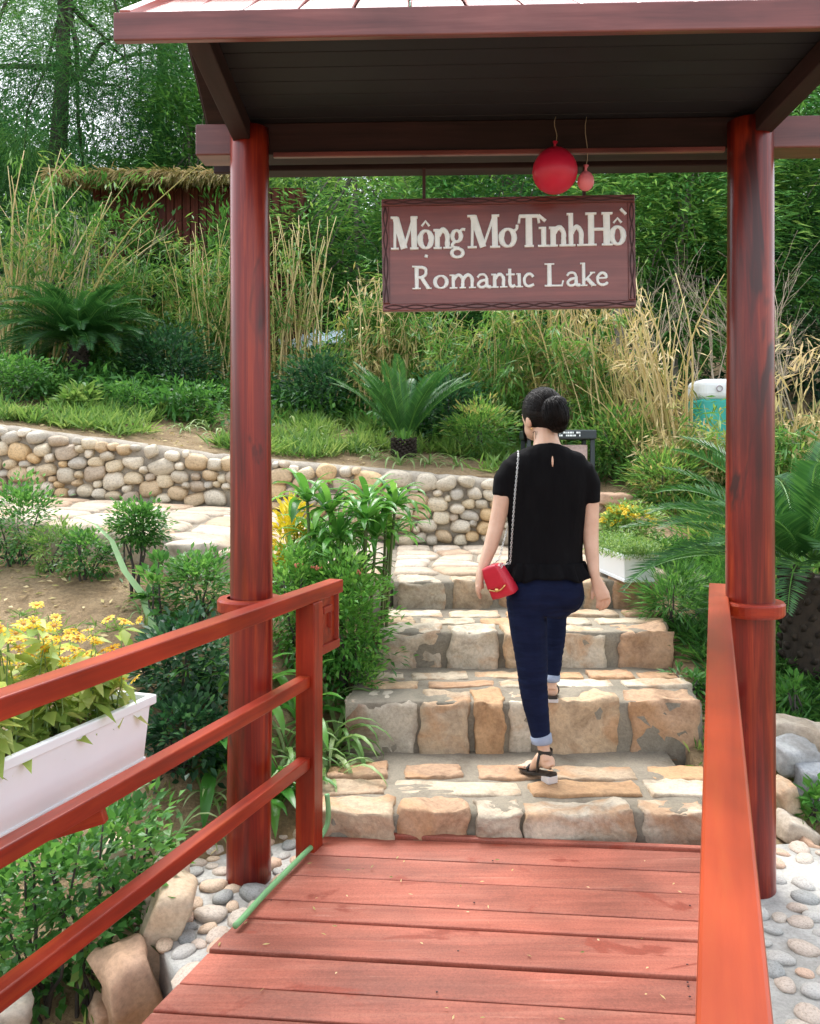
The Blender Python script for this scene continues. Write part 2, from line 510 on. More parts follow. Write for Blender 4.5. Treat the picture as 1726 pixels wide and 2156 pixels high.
# ------------------------------------------------------------------ stone shapes
def block_mesh(name, seed, sx, sy, sz, n=4, rnd=0.28, amp=0.10):
    """rough hewn block, about 2 x 2 x 2 halves scaled, low poly cube grid"""
    bm = bmesh.new()
    bmesh.ops.create_cube(bm, size=2)
    bmesh.ops.subdivide_edges(bm, edges=bm.edges[:], cuts=n, use_grid_fill=True)
    for v in bm.verts:
        c = v.co.copy()
        s = c.normalized() * 1.15
        e = sum(1 for q in c if abs(q) > 0.99)
        p = c.lerp(s, rnd if e > 1 else rnd * 0.35)
        q = Vector((p.x * sx, p.y * sy, p.z * sz))
        m = min(sx, sy, sz)
        k = noise.noise_vector(q * (1.3 / m) * 0.55 + Vector((seed * 7.3, seed * 1.7, 0))) * amp * m * 1.5
        k += noise.noise_vector(q * (2.6 / m) + Vector((0, seed * 3.3, seed))) * amp * m * 0.75
        v.co = q + k
    return bm_mesh(name, bm, True)

def pebble_mesh(name, seed, sub=3, sq=0.75, amp=0.12):
    bm = bmesh.new()
    bmesh.ops.create_icosphere(bm, subdivisions=sub, radius=1)
    for v in bm.verts:
        c = v.co
        p = Vector([math.copysign(abs(q) ** sq, q) for q in c])
        p += noise.noise_vector(c * 0.9 + Vector((seed * 5.1, seed, 2))) * amp * 2.0
        p += noise.noise_vector(c * 2.3 + Vector((seed * 2.1, 4, seed))) * amp * 0.4
        v.co = p
    return bm_mesh(name, bm, True)

PEB = [pebble_mesh('river_stone', i, 3) for i in range(10)]
COB = [pebble_mesh('pebble', i + 40, 2, 0.9) for i in range(8)]
for me in PEB: me.materials.append(M_pebble)
for me in COB: me.materials.append(M_cobble)

# ------------------------------------------------------------------ stone stairs
rs = random.Random(5)
# front depth, top level, left x, right x
STEP = [(3.40, 0.095, -0.37, 1.20), (4.12, 0.325, -0.32, 1.40), (4.80, 0.515, -0.20, 1.45), (5.56, 0.68, -0.13, 1.56)]
stairs = empty('stone_stairs', (0.5, 3.4, 0), 'wide flight of rough sandstone steps climbing from the red deck', 'stairs')
bm = bmesh.new()
prof = []
for i, (d, z, xl, xr) in enumerate(STEP):
    zb = -0.25 if i == 0 else STEP[i - 1][1]
    dn = STEP[i + 1][0] if i < 3 else 7.72
    prof.append((d + 0.028, zb - 0.03, z - 0.014, dn + 0.09, xl + 0.02, xr - 0.02))
for (d, zb, z, dn, xl, xr) in prof:
    nxs, nys = 30, 14
    rows = []
    for (yy, zz) in [(d, min(zb, -0.3))] + [(d, zb + (z - zb) * k / 3) for k in range(4)] + [(d + (dn - d) * k / nys, z) for k in range(1, nys + 1)]:
        row = []
        for k in range(nxs + 1):
            x = xl + (xr - xl) * k / nxs + 0.10 * (yy - d) * 0.4
            nn = noise.noise_vector(Vector((x * 5, yy * 5, zz * 5))) * 0.012
            row.append(bm.verts.new((x + nn.x, yy + nn.y, zz + nn.z)))
        rows.append(row)
    for a, b2 in zip(rows, rows[1:]):
        for k in range(nxs):
            bm.faces.new((a[k], a[k + 1], b2[k + 1], b2[k]))
    for k in (0, nxs):       # side skirts
        low = [bm.verts.new((r[k].co.x, r[k].co.y, -0.4)) for r in rows]
        for q in range(len(rows) - 1):
            f = (rows[q][k], rows[q + 1][k], low[q + 1], low[q])
            try: bm.faces.new(f if k == 0 else f[::-1])
            except ValueError: pass
me = bm_mesh('mortar', bm, True)
link('mortar', me, M_mortar, stairs)

def stair_stone(x0, x1, y0, y1, z0, z1, n=4, rnd=0.30, amp=0.11, m=None):
    c = Vector(((x0 + x1) / 2, (y0 + y1) / 2, (z0 + z1) / 2))
    me = block_mesh('stone', rs.random() * 90, (x1 - x0) / 2, (y1 - y0) / 2, (z1 - z0) / 2, n, rnd, amp)
    o = link('stone', me, m or M_stair, stairs, c)
    o.rotation_euler = (rs.uniform(-.02, .02), rs.uniform(-.03, .03), rs.uniform(-.05, .05))
    return o

def vx(x, d): return (x - CX) / FPX * d
risers = [
    [(668, 832), (842, 986), (1002, 1096), (1106, 1340), (1360, 1492)],
    [(727, 872), (886, 990), (999, 1062), (1074, 1122), (1132, 1300), (1328, 1476)],
    [(788, 930), (946, 1046), (1060, 1158), (1172, 1280), (1304, 1420)],
    [(838, 940), (950, 1040), (1052, 1164), (1176, 1278), (1290, 1382)],
]
for i, row in enumerate(risers):
    d, z, xl, xr = STEP[i]
    zb = 0.0 if i == 0 else STEP[i - 1][1]
    for bi, (a, b2) in enumerate(row):
        dep = rs.uniform(0.19, 0.26) if i else rs.uniform(0.15, 0.18)
        dz = rs.uniform(-0.012, 0.008)
        stair_stone(vx(a, d), vx(b2, d), d + rs.uniform(-.015, .02), d + dep, zb - 0.05, z + dz, 9, 0.10, 0.19, M_peeling if (i == 1 and bi == 0) else None)
treads = [
    (0, 3.60, 3.76, [(668, 812), (828, 1096), (1112, 1345), (1362, 1500)]),
    (0, 3.79, 3.96, [(690, 815), (850, 972), (1006, 1140), (1152, 1336), (1366, 1490)]),
    (1, 4.40, 4.54, [(764, 880), (900, 1040), (1052, 1110), (1124, 1290), (1310, 1450)]),
    (1, 4.57, 4.72, [(790, 850), (866, 985), (1000, 1120), (1140, 1225), (1240, 1330), (1345, 1430)]),
    (2, 5.06, 5.24, [(800, 872), (885, 1000), (1012, 1110), (1125, 1240), (1255, 1400)]),
    (2, 5.27, 5.46, [(815, 930), (945, 1050), (1065, 1170), (1182, 1300), (1312, 1398)]),
]
for (i, y0, y1, row) in treads:
    z = STEP[i][1]
    for (a, b2) in row:
        ym = (y0 + y1) / 2
        stair_stone(vx(a, ym), vx(b2, ym), y0 + rs.uniform(-.01, .02), y1 + rs.uniform(-.02, .01), z - 0.07, z + rs.uniform(-0.012, 0.003), 7, 0.12, 0.20)

# ------------------------------------------------------------------ upper path with flagstones
bm = bmesh.new()
pxs = np.concatenate([np.linspace(-9, -1.3, 26)[:-1], np.linspace(-1.3, 0.0, 16)[:-1], np.linspace(0.0, 2.0, 10)])
cols = []
for x in pxs:
    x = float(x)
    yf = ypath(x) if x < -0.13 else 5.8
    z = zpath(x)
    col = [bm.verts.new((x, yf, z - 0.34)), bm.verts.new((x + 0.02 * noise.noise((x * 6, 1, 1)), yf + 0.02, z - 0.02))]
    for k in range(1, 9):
        yy = yf + (7.75 - yf) * k / 8
        col.append(bm.verts.new((x, yy, z - 0.012 + 0.01 * noise.noise((x * 3, yy * 3, 0)))))
    cols.append(col)
for a, b2 in zip(cols, cols[1:]):
    for k in range(len(a) - 1):
        bm.faces.new((a[k], b2[k], b2[k + 1], a[k + 1]))
path_o = link('path', bm_mesh('path', bm, True), M_mortar)
tag(path_o, kind='structure')

def flag(poly, zf, parent, th=0.05, name='flagstone'):
    """flat irregular stone from a 2D polygon, rounded edge"""
    bm = bmesh.new()
    c = Vector((sum(p[0] for p in poly) / len(poly), sum(p[1] for p in poly) / len(poly), 0))
    rings = []
    for (s, dz) in ((1.0, -th), (1.0, -0.012), (0.93, 0.004), (0.55, 0.010)):
        r = []
        for i, p in enumerate(poly):
            x = c.x + (p[0] - c.x) * s
            y = c.y + (p[1] - c.y) * s
            r.append(bm.verts.new((x - c.x, y - c.y, zf(x, y) - zf(c.x, c.y) + dz + 0.004 * noise.noise((x * 9, y * 9, 2)))))
        rings.append(r)
    n = len(poly)
    for a, b2 in zip(rings, rings[1:]):
        for k in range(n):
            bm.faces.new((a[k], a[(k + 1) % n], b2[(k + 1) % n], b2[k]))
    bm.faces.new(rings[-1])
    me = bm_mesh(name, bm, True)
    return link(name, me, M_flag, parent, (c.x, c.y, zf(c.x, c.y)))

rp = random.Random(11)
def jitter_flags(x0, x1, yfun0, yfun1, nx_, ny_, zf, parent, gap=0.9):
    g = {}
    for i in range(nx_ + 1):
        for j in range(ny_ + 1):
            u = (i + (rp.uniform(-.26, .26) if 0 < i < nx_ else 0)) / nx_
            x = x0 + (x1 - x0) * u
            vv = (j + (rp.uniform(-.28, .28) if 0 < j < ny_ else 0)) / ny_
            y = yfun0(x) + (yfun1(x) - yfun0(x)) * vv
            g[i, j] = (x, y)
    for i in range(nx_):
        for j in range(ny_):
            q = [g[i, j], g[i + 1, j], g[i + 1, j + 1], g[i, j + 1]]
            cx_ = sum(p[0] for p in q) / 4
            cy_ = sum(p[1] for p in q) / 4
            pts = []
            for k in range(4):
                a, b2 = q[k], q[(k + 1) % 4]
                for t in (0.12, 0.5, 0.88):
                    e = 1.0 if t != 0.5 else rp.uniform(0.98, 1.05)
                    x = a[0] + (b2[0] - a[0]) * t
                    y = a[1] + (b2[1] - a[1]) * t
                    pts.append((cx_ + (x - cx_) * gap * e, cy_ + (y - cy_) * gap * e))
            flag(pts, zf, parent)
jitter_flags(-4.8, -1.02, lambda x: ypath(x) + 0.01, lambda x: wy(x) - 0.1, 9, 5, lambda x, y: zpath(x) + 0.004, path_o)
jitter_flags(-1.0, -0.18, lambda x: ypath(x) + 0.02, lambda x: wy(x) - 0.1, 3, 5, lambda x, y: zpath(x) + 0.004, path_o)
jitter_flags(-0.12, 1.75, lambda x: 5.84, lambda x: wy(x) - 0.1, 6, 5, lambda x, y: 0.686, path_o)
# edge stones along the front of the path
for (x0, x1) in ((-2.9, -2.45), (-2.42, -1.95), (-1.92, -1.42), (-1.39, -1.12), (-1.09, -0.93)):
    xm = (x0 + x1) / 2
    me = block_mesh('edge_stone', rp.random() * 50, (x1 - x0) / 2, 0.10, 0.10, 4, 0.2, 0.12)
    o = link('edge_stone', me, M_flag, path_o, (xm, ypath(xm) + 0.03, zpath(xm) - 0.095))
    o.rotation_euler.z = math.atan2(ypath(x1) - ypath(x0), x1 - x0)

# ------------------------------------------------------------------ river stone wall
wall = empty('stone_wall', (-1.0, 7.7, 0.8), 'long curving retaining wall of rounded tan river stones beside the upper path', 'wall')
bm = bmesh.new()
cols = []
for x in np.linspace(-6.5, 2.3, 90):
    x = float(x)
    y0, t, b0 = wy(x), wtop(x), zpath(x) - 0.2
    nn = 0.025 * noise.noise((x * 7, 0, 0))
    cols.append([bm.verts.new(p) for p in ((x, y0 + 0.06, b0), (x, y0 + 0.06, t - 0.06 + nn), (x, y0 + 0.10, t - 0.012 + nn), (x, y0 + 0.25, t - 0.005), (x, y0 + 0.27, b0))])
for a, b2 in zip(cols, cols[1:]):
    for k in range(4): bm.faces.new((a[k], b2[k], b2[k + 1], a[k + 1]))
bm.faces.new(cols[0]); bm.faces.new(cols[-1][::-1])
link('mortar_core', bm_mesh('mortar_core', bm, True), M_wallmortar, wall)
rw = random.Random(21)
# packed stones: relaxed random circles in the wall's face (arc length u, height h)
pts = []
u0, u1 = -4.55, 2.2
tries = 0
def rad_at(): return rw.choice([0.044, 0.05, 0.053, 0.058, 0.062, 0.068, 0.075])
while tries < 16000:
    tries += 1
    x = rw.uniform(u0, u1)
    h0, h1 = zpath(x), wtop(x) - 0.02
    r = rad_at()
    asp = rw.uniform(1.1, 1.65)
    if h1 - h0 < 2 * r: continue
    z = rw.uniform(h0 + r * 0.6, h1 - r * 0.85)
    ok = True
    for (X, Z, rr, aa) in pts:
        if abs(X - x) > 0.32: continue
        dx, dz = (X - x) / ((aa * rr + asp * r)), (Z - z) / (rr + r)
        if dx * dx + dz * dz < 0.93: ok = False; break
    if ok: pts.append((x, z, r, asp))
# fill smaller gaps
tries = 0
while tries < 14000 and len(pts) < 300:
    tries += 1
    x = rw.uniform(u0, u1)
    h0, h1 = zpath(x), wtop(x) - 0.01
    r, asp = rw.uniform(0.027, 0.038), rw.uniform(1.0, 1.5)
    z = rw.uniform(h0 + r, h1 - r)
    if all(((X - x) / (aa * rr + asp * r)) ** 2 + ((Z - z) / (rr + r)) ** 2 > 0.95 for (X, Z, rr, aa) in pts if abs(X - x) < 0.3):
        pts.append((x, z, r, asp))
for (x, z, r, asp) in pts[:300]:
    o = link('stone', rw.choice(PEB), None, wall, (x, wy(x) + 0.045 + rw.uniform(-.008, .008), z), (rw.uniform(-.2, .2), rw.uniform(-.28, .28), rw.uniform(-.2, .2)), (r * asp * 1.07, 0.078, r * 1.08))

# ------------------------------------------------------------------ footbridge deck
U = 0.30                                       # bridge runs this much to the right per metre forward
bridge = empty('wooden_footbridge', (0.2, 2.0, -0.2), 'red painted plank deck of the footbridge in the foreground', 'bridge')
seams = [3.435, 3.275, 3.118, 2.94, 2.83, 2.737, 2.633, 2.475, 2.35, 2.20, 2.05, 1.92, 1.76, 1.62, 1.47, 1.32, 1.16, 1.0, 0.85, 0.7, 0.54, 0.38, 0.22, 0.06, -0.1]
def deck_l(d): return -0.367 - U * (3.43 - d)
SL = -0.098
for k in range(len(seams) - 1):
    d1, d0 = seams[k], seams[k + 1]
    gap = rs.choice([0.004, 0.005, 0.009, 0.013])
    w = rs.uniform(-.006, .006)
    bm = bmesh.new()
    quad = [(deck_l(d0), d0 + gap), (deck_l(d0) + 1.475 + w, d0 + gap + SL * 1.475), (deck_l(d1) + 1.475 + w, d1 + SL * 1.475), (deck_l(d1), d1)]
    cxy = (sum(p[0] for p in quad) / 4, sum(p[1] for p in quad) / 4)
    dz = rs.uniform(-.004, .003)
    tv = [bm.verts.new((p[0] - cxy[0], p[1] - cxy[1], dz)) for p in quad]
    lv = [bm.verts.new((p[0] - cxy[0], p[1] - cxy[1], -0.035 + dz)) for p in quad]
    bm.faces.new(tv); bm.faces.new(lv[::-1])
    for q in range(4): bm.faces.new((tv[q], lv[q], lv[(q + 1) % 4], tv[(q + 1) % 4]))
    bm.normal_update()
    bmesh.ops.recalc_face_normals(bm, faces=bm.faces[:])
    bevel(bm, 0.004, 2)
    link('plank', bm_mesh('plank', bm), M_deck, bridge, (cxy[0], cxy[1], 0))
for off in (0.06, 0.72, 1.40):
    bar('joist', (deck_l(-0.1) + off, -0.15 + SL * off, -0.105), (deck_l(3.38) + off, 3.38 + SL * off, -0.105), 0.08, 0.13, M_rail, bridge, 0.004)
# painted end board against the first step
bar('end_board', (deck_l(3.445) + 0.0, 3.452, -0.012), (deck_l(3.445) + 1.48, 3.452 + SL * 1.48, -0.012), 0.03, 0.05, M_deck, bridge, 0.006, sub=12, wob=0.006)
for k in range(24):
    d = rs.uniform(0.9, 3.3)
    # nail heads
    o = bmesh.new()
    ball(o, Vector((0, 0, 0)), (0.004, 0.004, 0.0015), 1)
    x = deck_l(d) + rs.choice([0.06, 0.72, 1.40]) + rs.uniform(-.01, .01)
    link('nail', bm_mesh('nail', o, True), M_groove, bridge, (x, d + SL * (x - deck_l(d)), 0.0025))

# ------------------------------------------------------------------ railings
RU = 0.345
def rail_l(d): return -0.360 - RU * (3.40 - d)
def rail_r(d): return 1.196 - RU * (3.41 - d)
lr = empty('bridge_railing', (rail_l(3.3), 3.3, -0.06), 'red railing with three slanting bars on the left of the bridge', 'railing', 'railings of the footbridge')
D0 = -0.2
bar('top_rail', (rail_l(D0), D0, 0.955), (rail_l(3.575), 3.575, 0.955), 0.062, 0.052, M_rail, lr, 0.004)
bar('middle_rail', (rail_l(D0), D0, 0.635), (rail_l(3.30), 3.30, 0.635), 0.045, 0.045, M_rail, lr, 0.004)
bar('lower_rail', (rail_l(D0), D0, 0.330), (rail_l(3.30), 3.30, 0.330), 0.045, 0.045, M_rail, lr, 0.004)
RA = math.atan2(RU, 1)
def upright(name, x, d, z0, z1, w, m, par):
    me = bar_mesh(name, z1 - z0, w, w, 0.004)
    me.materials.append(m)
    o = bpy.data.objects.new(name, me)
    C.objects.link(o)
    o.rotation_euler = (0, R(-90), 0)
    o.rotation_mode = 'XYZ'
    o.matrix_basis = Matrix.Translation((x, d, z0)) @ Matrix.Rotation(-RA, 4, 'Z') @ Matrix.Rotation(R(-90), 4, 'Y')
    setpar(o, par)
    return o
upright('post', rail_l(3.335), 3.335, -0.10, 0.929, 0.078, M_rail, lr)
upright('post', rail_l(1.2), 1.2, -0.12, 0.929, 0.078, M_rail, lr)
# key-fret bracket under the rail end: a square spiral of small bars
fz = 0.929
frx = Vector((RU, 1, 0)).normalized()
fa = Vector((rail_l(3.335), 3.335, 0)) + frx * 0.05
def fpt(u, z): return fa + frx * u + Vector((0, 0, z))
brk = empty('fret_bracket', fpt(0, 0.8), parent=lr)
def fbar(a, b2, w=0.026): bar('fret_bar', fpt(*a), fpt(*b2), w, w, M_rail, brk, 0.003)
fbar((0.186, fz), (0.186, 0.742), 0.034)
fbar((0.203, 0.7245), (-0.008, 0.7245), 0.034)
fbar((0.040, 0.742), (0.040, 0.890), 0.030)
fbar((0.056, 0.876), (0.138, 0.876), 0.028)
fbar((0.124, 0.8615), (0.124, 0.800), 0.028)
bm = bmesh.new()
fq = [fpt(u, z) for (u, z) in ((-0.004, 0.742), (0.168, 0.742), (0.168, 0.926), (-0.004, 0.926))]
fn = Vector((frx.y, -frx.x, 0)) * 0.006
fv = [bm.verts.new(p - fn) for p in fq] + [bm.verts.new(p + fn) for p in fq]
for f in ((0, 1, 2, 3), (7, 6, 5, 4), (0, 4, 5, 1), (1, 5, 6, 2), (2, 6, 7, 3), (3, 7, 4, 0)): bm.faces.new([fv[i] for i in f])
bmesh.ops.recalc_face_normals(bm, faces=bm.faces[:])
link('fret_panel', bm_mesh('fret_panel', bm), M_rail, brk)
# outside shelf board carrying the flower box
SH = 0.235
def shelf_pt(d, off, z): return Vector((rail_l(d) - off, d, z))
bar('shelf_board', shelf_pt(-0.1, SH + 0.015, 0.540), shelf_pt(2.72, SH + 0.015, 0.540), 0.20, 0.035, M_rail, lr, 0.004)
for d in (2.2, 1.3, 0.4):
    bar('shelf_bracket', shelf_pt(d, -0.01, 0.592), shelf_pt(d, SH - 0.075, 0.540), 0.03, 0.04, M_rail, lr, 0.003)

rr_ = empty('bridge_railing', (rail_r(3.3), 3.3, -0.06), 'bright orange-red railing running out of frame on the right of the bridge', 'railing', 'railings of the footbridge')
bar('top_rail', (rail_r(D0), D0, 0.949), (rail_r(3.46), 3.46, 0.949), 0.068, 0.062, M_orange, rr_, 0.005)
bar('middle_rail', (rail_r(D0), D0, 0.635), (rail_r(3.32), 3.32, 0.635), 0.04, 0.045, M_rail, rr_, 0.004)
bar('lower_rail', (rail_r(D0), D0, 0.330), (rail_r(3.32), 3.32, 0.330), 0.04, 0.045, M_rail, rr_, 0.004)
upright('post', rail_r(3.35), 3.35, -0.10, 0.918, 0.066, M_rail, rr_)
upright('post', rail_r(1.3), 1.3, -0.12, 0.918, 0.066, M_rail, rr_)

# ------------------------------------------------------------------ gate
gate = empty('entrance_gate', (0.32, 3.2, -0.05), 'red timber entrance gate with two round posts and a small pitched roof', 'gate')
GP = [(-0.588, 3.225), (1.222, 3.155)]
def post_mesh(seed, r0, r1, h):
    bm = bmesh.new()
    rings = []
    n, m = 26, 40
    for i in range(m + 1):
        t = i / m
        z = h * t
        r = r0 + (r1 - r0) * t
        wob = noise.noise_vector((0.1, seed, z * 0.8)) * 0.008
        ring = []
        for k in range(n):
            a = 2 * math.pi * k / n
            rr2 = r * (1 + 0.025 * noise.noise((math.cos(a) * 1.3, math.sin(a) * 1.3 + seed, z * 1.1)) + 0.012 * noise.noise((math.cos(a) * 3, math.sin(a) * 3, z * 5 + seed)))
            ring.append(bm.verts.new((math.cos(a) * rr2 + wob.x, math.sin(a) * rr2 + wob.y, z)))
        rings.append(ring)
    for a, b2 in zip(rings, rings[1:]):
        for k in range(n): bm.faces.new((a[k], a[(k + 1) % n], b2[(k + 1) % n], b2[k]))
    bm.faces.new(rings[-1]); bm.faces.new(rings[0][::-1])
    return bm_mesh('post', bm, True)
for i, (x, y) in enumerate(GP):
    po = link('post', post_mesh(i * 5 + 1.3, 0.082 if i == 0 else 0.087, 0.070 if i == 0 else 0.079, 2.80), M_post, gate, (x, y, -0.12))
    bm = bmesh.new()         # collar ring
    prof2 = [(0.083, -0.024), (0.112, -0.024), (0.118, -0.016), (0.118, 0.018), (0.112, 0.026), (0.083, 0.026)]
    n = 36
    rg = [[bm.verts.new((math.cos(2 * math.pi * k / n) * r, math.sin(2 * math.pi * k / n) * r, z)) for (r, z) in prof2] for k in range(n)]
    for k in range(n):
        for q in range(len(prof2) - 1): bm.faces.new((rg[k][q], rg[(k + 1) % n][q], rg[(k + 1) % n][q + 1], rg[k][q + 1]))
    me = bm_mesh('collar', bm)
    link('collar', me, M_rail, po, (x, y, 0.938))
GS = -0.0387                     # the gate's right side is a little nearer
def gp(x, y, z): return Vector((x, y + GS * (x + 0.588), z))
# main beam through the post heads, lighter cap strip, back beam
bar('beam', gp(-0.58, 3.30, 2.650), gp(1.22, 3.30, 2.650), 0.13, 0.115, M_beam, gate, 0.005)  # middle of the beam, its shade painted in by the dark wood
bar('lit_beam_end', gp(-0.79, 3.30, 2.650), gp(-0.582, 3.30, 2.650), 0.13, 0.115, M_brown, gate, 0.005)  # same beam outside the posts, lighter colour paints the light on it
bar('lit_beam_end', gp(1.222, 3.30, 2.650), gp(1.66, 3.30, 2.650), 0.13, 0.115, M_brown, gate, 0.005)
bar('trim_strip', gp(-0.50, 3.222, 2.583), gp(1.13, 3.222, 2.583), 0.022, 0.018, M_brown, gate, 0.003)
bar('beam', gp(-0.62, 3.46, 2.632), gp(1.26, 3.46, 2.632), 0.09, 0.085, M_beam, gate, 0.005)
# ceiling boards under the roof
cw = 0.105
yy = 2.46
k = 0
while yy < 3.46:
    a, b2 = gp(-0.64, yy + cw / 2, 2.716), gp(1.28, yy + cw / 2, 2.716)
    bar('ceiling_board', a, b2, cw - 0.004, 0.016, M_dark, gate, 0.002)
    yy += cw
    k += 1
# corner rafters
for s, x in ((-1, -0.588), (1, 1.222)):
    bar('corner_rafter', gp(x + s * 0.02, 3.20, 2.655), gp(x + s * 0.005, 2.44, 2.675), 0.065, 0.07, M_beam, gate, 0.004)
# pitched roof
EY, RY, EZ, RZ = 2.40, 3.00, 2.685, 3.045
XL, XR = -0.80, 1.44
roof = empty('roof', gp(0.3, 3.5, 2.7), parent=gate)
M_roof = plain('red_roof_sheet', (0.40, 0.13, 0.11), 0.18, var=0.15, scale=2, spec=0.7)
npan = 14
for side in (0, 1):
    for q in range(npan):
        xa = XL + (XR - XL) * q / npan + 0.004
        xb = XL + (XR - XL) * (q + 1) / npan - 0.004
        bm = bmesh.new()
        ye, yr = (EY + 0.012, RY) if side == 0 else (2 * RY - EY, RY)
        ys_ = [ye, yr]
        vv = []
        for (x, y, z) in ((xa, ye, EZ), (xb, ye, EZ), (xb, yr, RZ), (xa, yr, RZ)):
            vv.append(bm.verts.new(gp(x, y, z)))
        f = bm.faces.new(vv)
        bm.normal_update()
        if f.normal.z < 0: f.normal_flip()
        r = bmesh.ops.extrude_face_region(bm, geom=[f])
        for v in [g for g in r['geom'] if isinstance(g, bmesh.types.BMVert)]: v.co.z += 0.014
        bmesh.ops.recalc_face_normals(bm, faces=bm.faces[:])
        bevel(bm, 0.003, 1)
        me = bm_mesh('roof_panel', bm)
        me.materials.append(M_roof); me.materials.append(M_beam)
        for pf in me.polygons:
            if pf.normal.z < -0.3: pf.material_index = 1      # dark underside in the beam colour
        link('roof_panel', me, None, roof)
bar('fascia', gp(XL - 0.008, EY - 0.004, EZ - 0.028), gp(XR + 0.008, EY - 0.004, EZ - 0.028), 0.026, 0.078, M_brown, roof, 0.004)
bar('fascia', gp(XL - 0.008, 2 * RY - EY + 0.02, EZ - 0.010), gp(XR + 0.008, 2 * RY - EY + 0.02, EZ - 0.010), 0.026, 0.06, M_beam, roof, 0.004)
bar('ridge_cap', gp(XL - 0.02, RY, RZ + 0.03), gp(XR + 0.02, RY, RZ + 0.03), 0.12, 0.03, M_brown, roof, 0.006)
for x in (XL + 0.012, XR - 0.012):
    for (ya, za, yb, zb) in ((EY + 0.022, EZ + 0.024, RY - 0.062, RZ - 0.010), (2 * RY - EY - 0.01, EZ + 0.024, RY + 0.062, RZ - 0.010)):
        bar('verge_board', gp(x, ya, za), gp(x, yb, zb), 0.03, 0.022, M_roof if ya < RY else M_beam, roof, 0.003)

# ------------------------------------------------------------------ hanging sign
SD = 3.33
s_tl, s_tr = P(803, 421, SD), P(1335, 411, SD - 0.02)
sx = (s_tr - s_tl); SWID = sx.length; sx.normalize()
sz = Vector((0, 0, 1)); sz = (sz - sx * sz.dot(sx)).normalized()
sy = sz.cross(sx)               # away from viewer
PXS = SWID / 1450.0             # metres per sign pixel (sign drawn 1450 x 645)
def sp(u, v, w=0.0):            # u right, v down in sign pixels, w towards the viewer in metres
    return s_tl + sx * (u * PXS) - sz * (v * PXS) - sy * w
sign = empty('hanging_sign', sp(725, 645), 'brown carved wooden sign with two lines of white lettering hanging in the gate', 'sign')
def sbox(name, u0, v0, u1, v1, w0, w1, m, par, bev=0.003):
    bm = bmesh.new()
    vs_ = [bm.verts.new(sp(u, v, w)) for w in (w0, w1) for (u, v) in ((u0, v0), (u1, v0), (u1, v1), (u0, v1))]
    for f in ((0, 1, 2, 3), (7, 6, 5, 4), (0, 4, 5, 1), (1, 5, 6, 2), (2, 6, 7, 3), (3, 7, 4, 0)): bm.faces.new([vs_[i] for i in f])
    bmesh.ops.recalc_face_normals(bm, faces=bm.faces[:])
    bevel(bm, bev, 2)
    c = sp((u0 + u1) / 2, (v0 + v1) / 2, 0)
    bmesh.ops.translate(bm, vec=-c, verts=bm.verts[:])
    return link(name, bm_mesh(name, bm), m, par, c)
sbox('board', 22, 22, 1428, 623, -0.018, 0.006, M_sign, sign)
FW = 42
sbox('frame_bar', 0, 0, 1450, FW, -0.02, 0.013, M_brown, sign)
sbox('frame_bar', 0, 645 - FW, 1450, 645, -0.02, 0.013, M_brown, sign)
sbox('frame_bar', 0, FW + 1, FW, 645 - FW - 1, -0.02, 0.0125, M_brown, sign)
sbox('frame_bar', 1450 - FW, FW + 1, 1450, 645 - FW - 1, -0.02, 0.0125, M_brown, sign)
rg2 = random.Random(3)
def vine(u0, v0, u1, v1):
    """carved wavy vine lines lying on a frame bar"""
    L = math.hypot(u1 - u0, v1 - v0)
    dx, dy = (u1 - u0) / L, (v1 - v0) / L
    for ph in (0, math.pi):
        bm = bmesh.new()
        pts2 = []
        n = max(12, int(L / 14))
        for k in range(n + 1):
            t = L * k / n
            o_ = 11 * math.sin(t / 46 + ph + 0.8 * math.sin(t / 130))
            pts2.append((sp(u0 + dx * t - dy * o_, v0 + dy * t + dx * o_, 0.013), 0.0026, 0.0026))
        tube(bm, pts2, 5)
        link('carved_vine', bm_mesh('carved_vine', bm, True), M_groove, sign)
vine(10, 21, 1440, 21); vine(10, 624, 1440, 624); vine(21, 50, 21, 595); vine(1429, 50, 1429, 595)

# letters: strokes (points, width) in em units, cap height 1, x height 0.6
def ring(cx_, cy_, rx, ry, thick, thin, n=22):
    return [((cx_ + rx * math.cos(2 * math.pi * k / n), cy_ + ry * math.sin(2 * math.pi * k / n)), thin + (thick - thin) * abs(math.cos(2 * math.pi * k / n)) ** 1.3) for k in range(n + 1)]
def st(w, *p): return [(q, w) for q in p]
def curve(w, *p):
    """smooth polyline"""
    P3 = [Vector((q[0], q[1], 0)) for q in p]
    out = []
    for i in range(len(P3) - 1):
        p0, p1, p2, p3 = P3[max(0, i - 1)], P3[i], P3[i + 1], P3[min(len(P3) - 1, i + 2)]
        for t in (0, .25, .5, .75):
            q = 0.5 * ((2 * p1) + (p2 - p0) * t + (2 * p0 - 5 * p1 + 4 * p2 - p3) * t * t + (3 * p1 - p0 - 3 * p2 + p3) * t ** 3)
            out.append(((q.x, q.y), w))
    out.append(((P3[-1].x, P3[-1].y), w))
    return out
def arch(x0, x1): return curve(.14, (x0, .40), (x0 + .10, .54), (x1 - .12, .57), (x1, .42), (x1, .2), (x1, 0))
